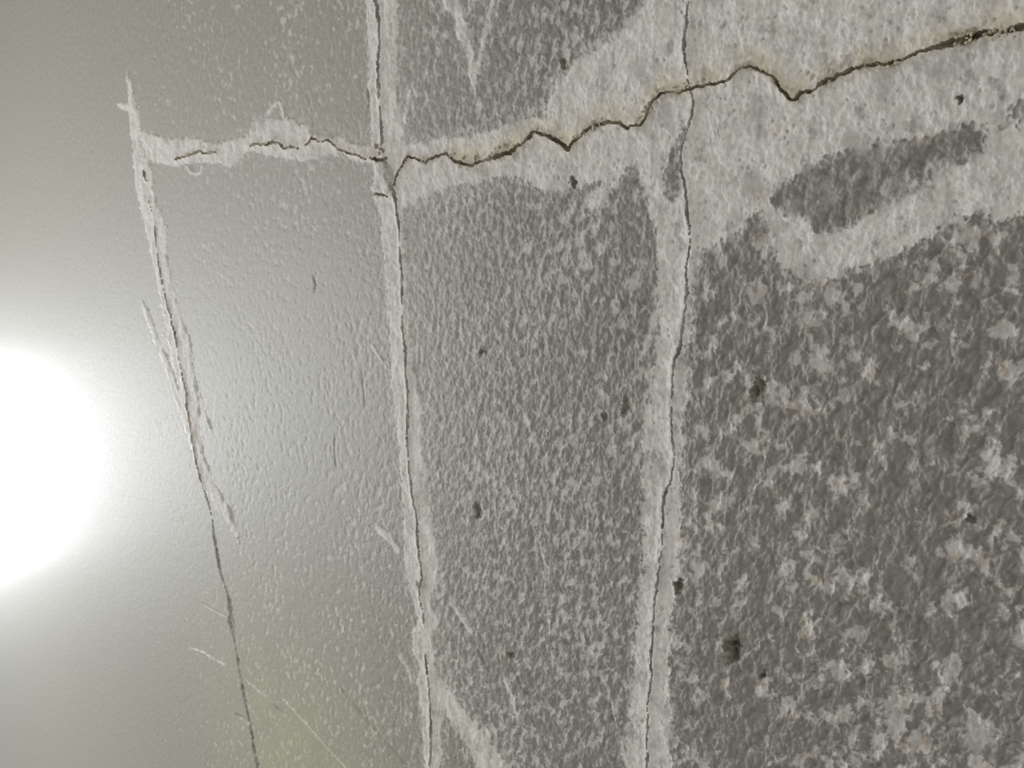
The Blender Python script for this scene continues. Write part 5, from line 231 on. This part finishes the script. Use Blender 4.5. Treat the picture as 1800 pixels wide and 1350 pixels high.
nu, nv = U.shape
x, y = U.ravel(), V.ravel()

# slow warps for ragged outlines
wx = 0.0016 * fbm(x / 0.006, y / 0.006, 3, 3) + 0.0008 * perlin(x / 0.0018, y / 0.0018, 5)
wy = 0.0016 * fbm(x / 0.006, y / 0.006, 33, 3) + 0.0008 * perlin(x / 0.0018, y / 0.0018, 35)
far = smooth(0.25, 0.9, x)
xw, yw = x + wx * (1 + far), y + wy

# pale plaster: bands, patch, scratches
band_id = np.full(x.shape, -1, np.int16)
d_band = np.full(x.shape, 0.03, np.float32)
for i, (n, l, poly) in enumerate(BANDS):
    k = 0.35 if n == 'scratch' else 1.0
    d = sdf(poly, x + (xw - x) * k, y + (yw - y) * k, 0.03)
    band_id[(d < 0) & (band_id < 0)] = i
    d_band = np.minimum(d_band, d * (2.0 if n == 'scratch' else 1.0))
island_id = np.full(x.shape, -1, np.int16)
d_isl = np.full(x.shape, 0.03, np.float32)
for i, (n, l, poly) in enumerate(ISLANDS):
    d = sdf(poly, xw, yw, 0.03)
    island_id[d < 0] = i
    d_isl = np.minimum(d_isl, d)
band_id[d_isl < 0] = -1
d_band = np.maximum(d_band, -d_isl)
# cracks
crack_id = np.full(x.shape, -1, np.int16)
crack_h = np.zeros(x.shape, np.float32)
d_crack = np.full(x.shape, 0.03, np.float32)
xc = x + 0.0005 * perlin(x / 0.003, y / 0.003, 8); yc = y + 0.0006 * perlin(x / 0.003, y / 0.003, 9)
for i, (n, l, depth, poly) in enumerate(CRACKS):
    d = sdf(poly, xc, yc, 0.03)
    s = d < 0
    crack_id[s] = i
    dd = np.minimum(1.0, -d[s] / 0.0007)
    crack_h[s] = np.minimum(crack_h[s], -depth * (0.45 + 0.55 * dd) * (0.8 + 0.4 * perlin(x[s] / 0.006, y[s] / 0.006, 71)))
    d_crack = np.minimum(d_crack, d)
    if i == 0:
        d_main = d.copy()
# pits and grooves
pit_id = np.full(x.shape, -1, np.int16)
pit_h = np.zeros(x.shape, np.float32)
for i, (depth, poly) in enumerate(PITS):
    d = sdf(poly, xw, yw, 0.02)
    s = d < 0
    pit_id[s] = i
    m = max(1e-6, float(-d.min()))
    pit_h[s] = -depth * smooth(0, 0.9, np.clip(-d[s] / m, 0, 1)) * (0.75 + 0.5 * perlin(x[s] / 0.002, y[s] / 0.002, 44))
for depth, poly in GROOVES:
    d = sdf(poly, x, y, 0.02)
    s = d < 0
    m = max(1e-6, float(-d.min()))
    pit_h[s] = np.minimum(pit_h[s], -depth * np.clip(-d[s] / m * 1.5, 0, 1))
d_flake = sdf(FLAKE, x + 0.3 * wx, y + 0.3 * wy, 0.02)
d_stain = sdf(STAIN, xw, yw, 0.03)

# relief of the brushed coat: lumps lean up to the right, coarser at the near end of the wall
lx, ly = x * 0.95 + y * 0.30, x * -0.30 + y * 0.95
wa = 1 - smooth(0.12, 0.34, x + 0.05 * fbm(x / .08, y / .08, 12, 2))
wc = smooth(0.30, 0.62, x)
wb = np.clip(1 - wa - wc, 0, 1)
qx, qy = lx + 0.0011 * perlin(x / 0.005, y / 0.005, 61), ly + 0.0011 * perlin(x / 0.005, y / 0.005, 62)
def lumps(sx, sy, seed):
    f1, f2 = worley(qx / sx, qy / sy, seed)
    return np.clip(1 - f1 * f1 * 1.1, 0, 1) * 0.9 + 0.10 * smooth(0.0, 0.35, f2 - f1)
bA = 0.62 * lumps(0.0050, 0.0076, 101) + 0.30 * lumps(0.0021, 0.0034, 102) + 0.34 * fbm(lx / 0.008, ly / 0.012, 103, 3)
bB = 0.60 * lumps(0.0036, 0.0052, 104) + 0.30 * lumps(0.0018, 0.0028, 108) + 0.32 * fbm(lx / 0.006, ly / 0.009, 105, 3)
bC = 0.60 * lumps(0.0034, 0.0040, 106) + 0.40 * fbm(lx / 0.005, ly / 0.006, 107, 3)
relief = 0.0022 * wa * bA + 0.0010 * wb * (1 - 0.6 * smooth(0.28, 0.50, x)) * bB + 0.00016 * wc * (1 - 0.75 * smooth(0.7, 1.3, x)) * bC

nearby = 1 - smooth(0.25, 0.6, x)
relief = relief + 0.00020 * nearby * fbm(qx / 0.0013, qy / 0.0018, 109, 2, 0.6)
pf1, pf2 = worley(qx / 0.0036, qy / 0.0050, 110)
pore = smooth(0.16, 0.05, pf1 + 0.10 * perlin(x / 0.0011, y / 0.0015, 113)) * smooth(0.05, 0.45, fbm(x / 0.012, y / 0.012, 111, 2))

# worn spots where plaster shows through the coat
cl = fbm(x / 0.05, y / 0.05, 201, 3)
sA = 0.75 * fbm(qx / 0.0078, qy / 0.0104, 211, 6, 0.68) - 0.12 * (bA - 0.6)
sB = fbm(qx / 0.0036, qy / 0.0068, 212, 4, 0.65) - 0.08 * (bB - 0.6)
sC = fbm(qx / 0.0050, qy / 0.0066, 213, 3, 0.6) - 0.2 * (bC - 0.6)
spots = wa * sA + wb * sB + wc * sC
th = 0.17 * wa + 0.22 * wb + (0.46 + 0.9 * smooth(0.5, 1.0, x)) * wc - 0.28 * cl
worn = smooth(th - 0.10, th + 0.22, spots) * (1 - 0.28 * wa - 0.30 * wb - 0.40 * wc)
fleck = fbm(x / 0.0035, y / 0.0045, 221, 3)
grit = fbm(x / 0.0016, y / 0.0022, 231, 3, 0.6)
streak = fbm(x / 0.0035, y / 0.030, 232, 3)
p_band = smooth(-0.30, 0.35, -d_band / 0.0020 + (0.85 - 0.5 * far) * grit) * (1 - 0.40 * smooth(0.50, 0.95, fleck)) * (1 - 0.30 * smooth(0.25, 0.85, streak + 0.4 * grit)) * (1 - 0.55 * smooth(0.45, 0.9, fbm(x / 0.009, y / 0.011, 234, 4, 0.65))) * (1 - 0.35 * smooth(0.1, 0.8, fbm(x / 0.025, y / 0.02, 233, 3)))
soft_edge = smooth(0.0045 + 0.005 * smooth(0.2, 0.4, x), 0.0, d_band) * smooth(0.05, 0.45, 0.6 * fleck + 0.6 * grit + 0.10) * 0.7 * (1 - far)
plaster = np.maximum(np.maximum(p_band, worn * (1 - smooth(0.0, 0.002, -d_isl) * 0.6)), soft_edge)

grain = 0.00022 * fbm(x / 0.0022, y / 0.0026, 301, 3) + 0.0006 * fbm(x / 0.012, y / 0.012, 302, 2)
inb = smooth(0.001, -0.0015, d_band)
height = relief * (1 - 0.85 * inb) + 0.0005 * inb + (grain + 0.00010 * nearby * perlin(x / 0.0009, y / 0.0012, 112) - 0.0007 * pore * (0.3 + 0.7 * nearby)) * inb - 0.00045 * plaster * (1 - inb)
height += 0.0006 * smooth(0.004, 0.0, d_crack) * (d_crack > 0) * inb        # lips bulge a little at the cracks
height += np.where(d_flake < 0, 0.0022 * np.sqrt(np.clip(-d_flake / 0.006, 0, 1)) + 0.0006, 0)
height += crack_h + pit_h
edge_fade = smooth(-0.6, 0.0, x) * (1 - smooth(2.0, 3.0, x))
height *= edge_fade

stain = smooth(0.004, -0.008, d_stain) * smooth(0.022, 0.0, d_crack) * np.clip(0.75 + 0.8 * fbm(x / 0.012, y / 0.010, 401, 3), 0, 1)
grime = smooth(0.0032, 0.0, d_main + 0.0012 * grit) * np.clip(0.35 + 0.9 * fbm(x / 0.008, y / 0.008, 404, 3), 0, 1)
olive = smooth(0.24, 0.50, x)  # olive paint tone; its lighter value also brightens the far end
green = np.exp(-(((x - 0.56) / 0.15) ** 2 + ((y - 1.18) / 0.12) ** 2)) * (0.8 + 0.4 * fbm(x / 0.03, y / 0.03, 402, 3))
ochre = smooth(0.42, 0.75, fbm(x / 0.007, y / 0.008, 403, 3)) * smooth(0.28, 0.15, x) * (1 - 0.8 * smooth(0.003, -0.002, d_band))

co = np.stack([WALL_X - height, x, y], axis=1).astype(np.float32)

# ------------------------------------------------------------------ materials
def nodes_of(name):
    m = bpy.data.materials.new(name); m.use_nodes = True
    nt = m.node_tree
    return m, nt, nt.nodes['Principled BSDF']

def attr(nt, name):
    a = nt.nodes.new('ShaderNodeAttribute'); a.attribute_name = name
    return a.outputs['Fac']

def mix(nt, fac, a, b, mode='MIX'):
    n = nt.nodes.new('ShaderNodeMix'); n.data_type = 'RGBA'; n.blend_type = mode
    for s, v in ((0, fac), (6, a), (7, b)):
        if hasattr(v, 'is_linked'):
            nt.links.new(v, n.inputs[s])
        else:
            n.inputs[s].default_value = v
    return n.outputs[2]

def noise(nt, scale, detail=4, rough=0.6):
    c = nt.nodes.new('ShaderNodeTexCoord')
    n = nt.nodes.new('ShaderNodeTexNoise'); n.inputs['Scale'].default_value = scale
    n.inputs['Detail'].default_value = detail; n.inputs['Roughness'].default_value = rough
    nt.links.new(c.outputs['Object'], n.inputs['Vector'])
    return n.outputs['Fac']

def ramp(nt, fac, p0, c0, p1, c1):
    r = nt.nodes.new('ShaderNodeValToRGB')
    r.color_ramp.elements[0].position = p0; r.color_ramp.elements[0].color = c0
    r.color_ramp.elements[1].position = p1; r.color_ramp.elements[1].color = c1
    nt.links.new(fac, r.inputs['Fac'])
    return r.outputs['Color']

def rgb(*c): return (*c, 1.0)

def mul(nt, a, k):
    n = nt.nodes.new('ShaderNodeMath'); n.operation = 'MULTIPLY'
    nt.links.new(a, n.inputs[0])
    if hasattr(k, 'is_linked'): nt.links.new(k, n.inputs[1])
    else: n.inputs[1].default_value = k
    return n.outputs[0]

def make_coat():
    m, nt, b = nodes_of('brushed_grey_coat_over_plaster')
    grey = ramp(nt, noise(nt, 260, 5, .65), .30, rgb(.142, .133, .118), .72, rgb(.232, .219, .196))
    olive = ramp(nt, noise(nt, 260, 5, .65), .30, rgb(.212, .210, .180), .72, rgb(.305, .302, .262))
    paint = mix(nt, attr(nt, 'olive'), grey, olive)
    pl = ramp(nt, noise(nt, 420, 5, .7), .30, rgb(.45, .435, .41), .70, rgb(.65, .635, .605))
    pl = mix(nt, attr(nt, 'ochre'), pl, rgb(.46, .405, .33))
    pl = mix(nt, mul(nt, attr(nt, 'stain'), .95), pl, rgb(.56, .515, .35))
    c = mix(nt, attr(nt, 'plaster'), paint, pl)
    c = mix(nt, mul(nt, attr(nt, 'grime'), .75), c, rgb(.21, .18, .12))
    c = mix(nt, mul(nt, attr(nt, 'green'), .52), c, rgb(.37, .39, .23))
    nt.links.new(c, b.inputs['Base Color'])
    r = nt.nodes.new('ShaderNodeMapRange')
    nt.links.new(attr(nt, 'plaster'), r.inputs['Value'])
    r.inputs['To Min'].default_value = .60; r.inputs['To Max'].default_value = .85
    nt.links.new(r.outputs[0], b.inputs['Roughness'])
    b.inputs['Specular IOR Level'].default_value = .5
    inv = nt.nodes.new('ShaderNodeMath'); inv.operation = 'SUBTRACT'; inv.inputs[0].default_value = 1.0
    nt.links.new(attr(nt, 'plaster'), inv.inputs[1])
    nt.links.new(mul(nt, mul(nt, inv.outputs[0], attr(nt, 'gloss')), .053), b.inputs['Coat Weight'])
    b.inputs['Coat Roughness'].default_value = .22
    bp = nt.nodes.new('ShaderNodeBump'); bp.inputs['Strength'].default_value = .45; bp.inputs['Distance'].default_value = .0005
    nt.links.new(noise(nt, 900, 4, .6), bp.inputs['Height'])
    nt.links.new(bp.outputs[0], b.inputs['Normal'])
    return m

def make_crack(name, dark, pale, scale):
    m, nt, b = nodes_of(name)
    c = ramp(nt, noise(nt, scale, 5, .7), .38, rgb(*dark), .66, rgb(*pale))
    nt.links.new(c, b.inputs['Base Color']); b.inputs['Roughness'].default_value = .95
    b.inputs['Specular IOR Level'].default_value = .2
    return m

def make_crumb():
    m, nt, b = nodes_of('cream_plaster_crumb')
    c = ramp(nt, noise(nt, 600, 4, .6), .30, rgb(.30, .26, .17), .70, rgb(.52, .48, .35))
    nt.links.new(c, b.inputs['Base Color']); b.inputs['Roughness'].default_value = .95
    return m

MC, MB_ = make_coat(), make_crumb()
MK = make_crack('brown_crack_dirt', (.13, .106, .068), (.48, .44, .34), 90)
MV = make_crack('grey_crack_dust', (.21, .20, .18), (.48, .46, .425), 90)
MT = make_crack('tan_plaster_crumb', (.20, .165, .11), (.42, .37, .27), 300)
MP = make_crack('weathered_pit', (.14, .134, .105), (.25, .245, .205), 300)

# ------------------------------------------------------------------ wall and its parts, cut from one relief
I = np.arange(nu * nv, dtype=np.int32).reshape(nu, nv)
quads = np.stack([I[:-1, :-1], I[:-1, 1:], I[1:, 1:], I[1:, :-1]], axis=-1).reshape(-1, 4)
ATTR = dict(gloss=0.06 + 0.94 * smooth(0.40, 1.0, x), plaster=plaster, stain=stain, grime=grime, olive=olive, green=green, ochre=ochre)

def cut(name, sel, mat, parent=None, label=None):
    q = quads[sel]
    if len(q) == 0:
        return None
    used = np.zeros(len(co), bool); used[q.ravel()] = True
    remap = np.cumsum(used, dtype=np.int32) - 1
    q = remap[q]
    me = bpy.data.meshes.new(name)
    n = int(used.sum())
    me.vertices.add(n); me.vertices.foreach_set('co', co[used].ravel())
    me.loops.add(q.size); me.loops.foreach_set('vertex_index', q.ravel().astype(np.int32))
    me.polygons.add(len(q))
    me.polygons.foreach_set('loop_start', np.arange(0, q.size, 4, dtype=np.int32))
    me.polygons.foreach_set('use_smooth', np.ones(len(q), bool))
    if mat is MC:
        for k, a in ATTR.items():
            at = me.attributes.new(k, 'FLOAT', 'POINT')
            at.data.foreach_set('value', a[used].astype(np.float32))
    me.materials.append(mat)
    me.update(calc_edges=True)
    o = bpy.data.objects.new(name, me); col.objects.link(o)
    if parent: o.parent = parent
    if label: o['label'] = label
    return o

def face_id(ids):
    return ids[quads].max(axis=1)          # a face belongs to a part when any corner does

fc, fp, fb, fi = face_id(crack_id), face_id(pit_id), face_id(band_id), face_id(island_id)
ff = (d_flake[quads] < 0).all(axis=1)
taken = np.zeros(len(quads), bool)
own = {}
for key, f, n in (('flake', np.where(ff, 0, -1), 1), ('crack', fc, len(CRACKS)), ('pit', fp, len(PITS)), ('island', fi, len(ISLANDS)), ('band', fb, len(BANDS))):
    for i in range(n):
        s = (f == i) & ~taken
        own[key, i] = s
        taken |= s

# painted fields bounded by the cracks
ctr = co[quads[:, 0], 1:]
uL, uM, uR = (np.interp(ctr[:, 1], [p[1] for p in L_[::-1]], [p[0] for p in L_[::-1]]) for L_ in (LINE_LEFT, LINE_MIDDLE, LINE_RIGHT))
vH = np.interp(ctr[:, 0], [p[0] for p in LINE_ACROSS], [p[1] for p in LINE_ACROSS])
below = ctr[:, 1] < vH
PANELS = [('grey painted field between the left and middle vertical cracks', below & (ctr[:, 0] < uL) & (ctr[:, 0] >= uM)),
          ('speckled grey painted field between the middle and right vertical cracks', below & (ctr[:, 0] < uM) & (ctr[:, 0] >= uR)),
          ('coarse lumpy grey painted field right of the right vertical crack', below & (ctr[:, 0] < uR)),
          ('dark grey painted field above the horizontal crack beside the scratch fork', ~below & (ctr[:, 0] < uM) & (ctr[:, 0] >= uR))]
fields = []
for l, s in PANELS:
    s = s & ~taken
    fields.append((l, s))
    taken |= s

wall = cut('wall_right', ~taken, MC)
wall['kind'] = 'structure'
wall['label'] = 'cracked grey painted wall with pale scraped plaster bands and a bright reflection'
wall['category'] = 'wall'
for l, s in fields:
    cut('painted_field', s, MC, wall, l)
for i, (n, l, poly) in enumerate(BANDS):
    cut(n, own['band', i], MC, wall, l)
for i, (n, l, poly) in enumerate(ISLANDS):
    cut(n, own['island', i], MC, wall, l)
crack_obs = [cut(n, own['crack', i], MV if n == 'vertical_crack' else MK, wall, l) for i, (n, l, d, poly) in enumerate(CRACKS)]
for i in range(len(PITS)):
    cut('pit', own['pit', i], MP, wall)
cut('plaster_flake', own['flake', 0], MC, wall, 'loose pale plaster flake where middle and horizontal cracks cross')

# ------------------------------------------------------------------ loose crumbs sitting on the lips of the cracks
rnd = random.Random(5)
def crumb_mesh(seed):
    import bmesh
    r = random.Random(seed)
    bm = bmesh.new(); bmesh.ops.create_icosphere(bm, subdivisions=2, radius=1)
    lump = [(Vector((r.gauss(0, 1), r.gauss(0, 1), r.gauss(0, 1))).normalized(), r.uniform(.55, .9)) for _ in range(7)]
    for v in bm.verts:                       # chip facets off a ball
        for n, h in lump:
            d = v.co.dot(n)
            if d > h:
                v.co -= n * (d - h)
        v.co *= 1 + r.uniform(-.07, .07)
        v.co = (v.co.x * .6, v.co.y * 1.2, v.co.z * .9)
    me = bpy.data.meshes.new('plaster_crumb'); bm.to_mesh(me); bm.free()
    me.materials.append((MB_, MT, MB_, MT, MK)[seed % 5])
    return me
kinds = [crumb_mesh(s_) for s_ in range(10)]
for i, (cu, cv, r) in enumerate(CRUMBS):
    o = bpy.data.objects.new('plaster_crumb', kinds[rnd.randrange(10)])
    o.location = (WALL_X - 0.0012, cu, cv)
    o.rotation_euler = (rnd.uniform(0, 6.28), rnd.uniform(-.4, .4), rnd.uniform(-.4, .4))
    o.scale = (r, r, r * rnd.uniform(.7, 1.1))
    col.objects.link(o)
    o.parent = wall
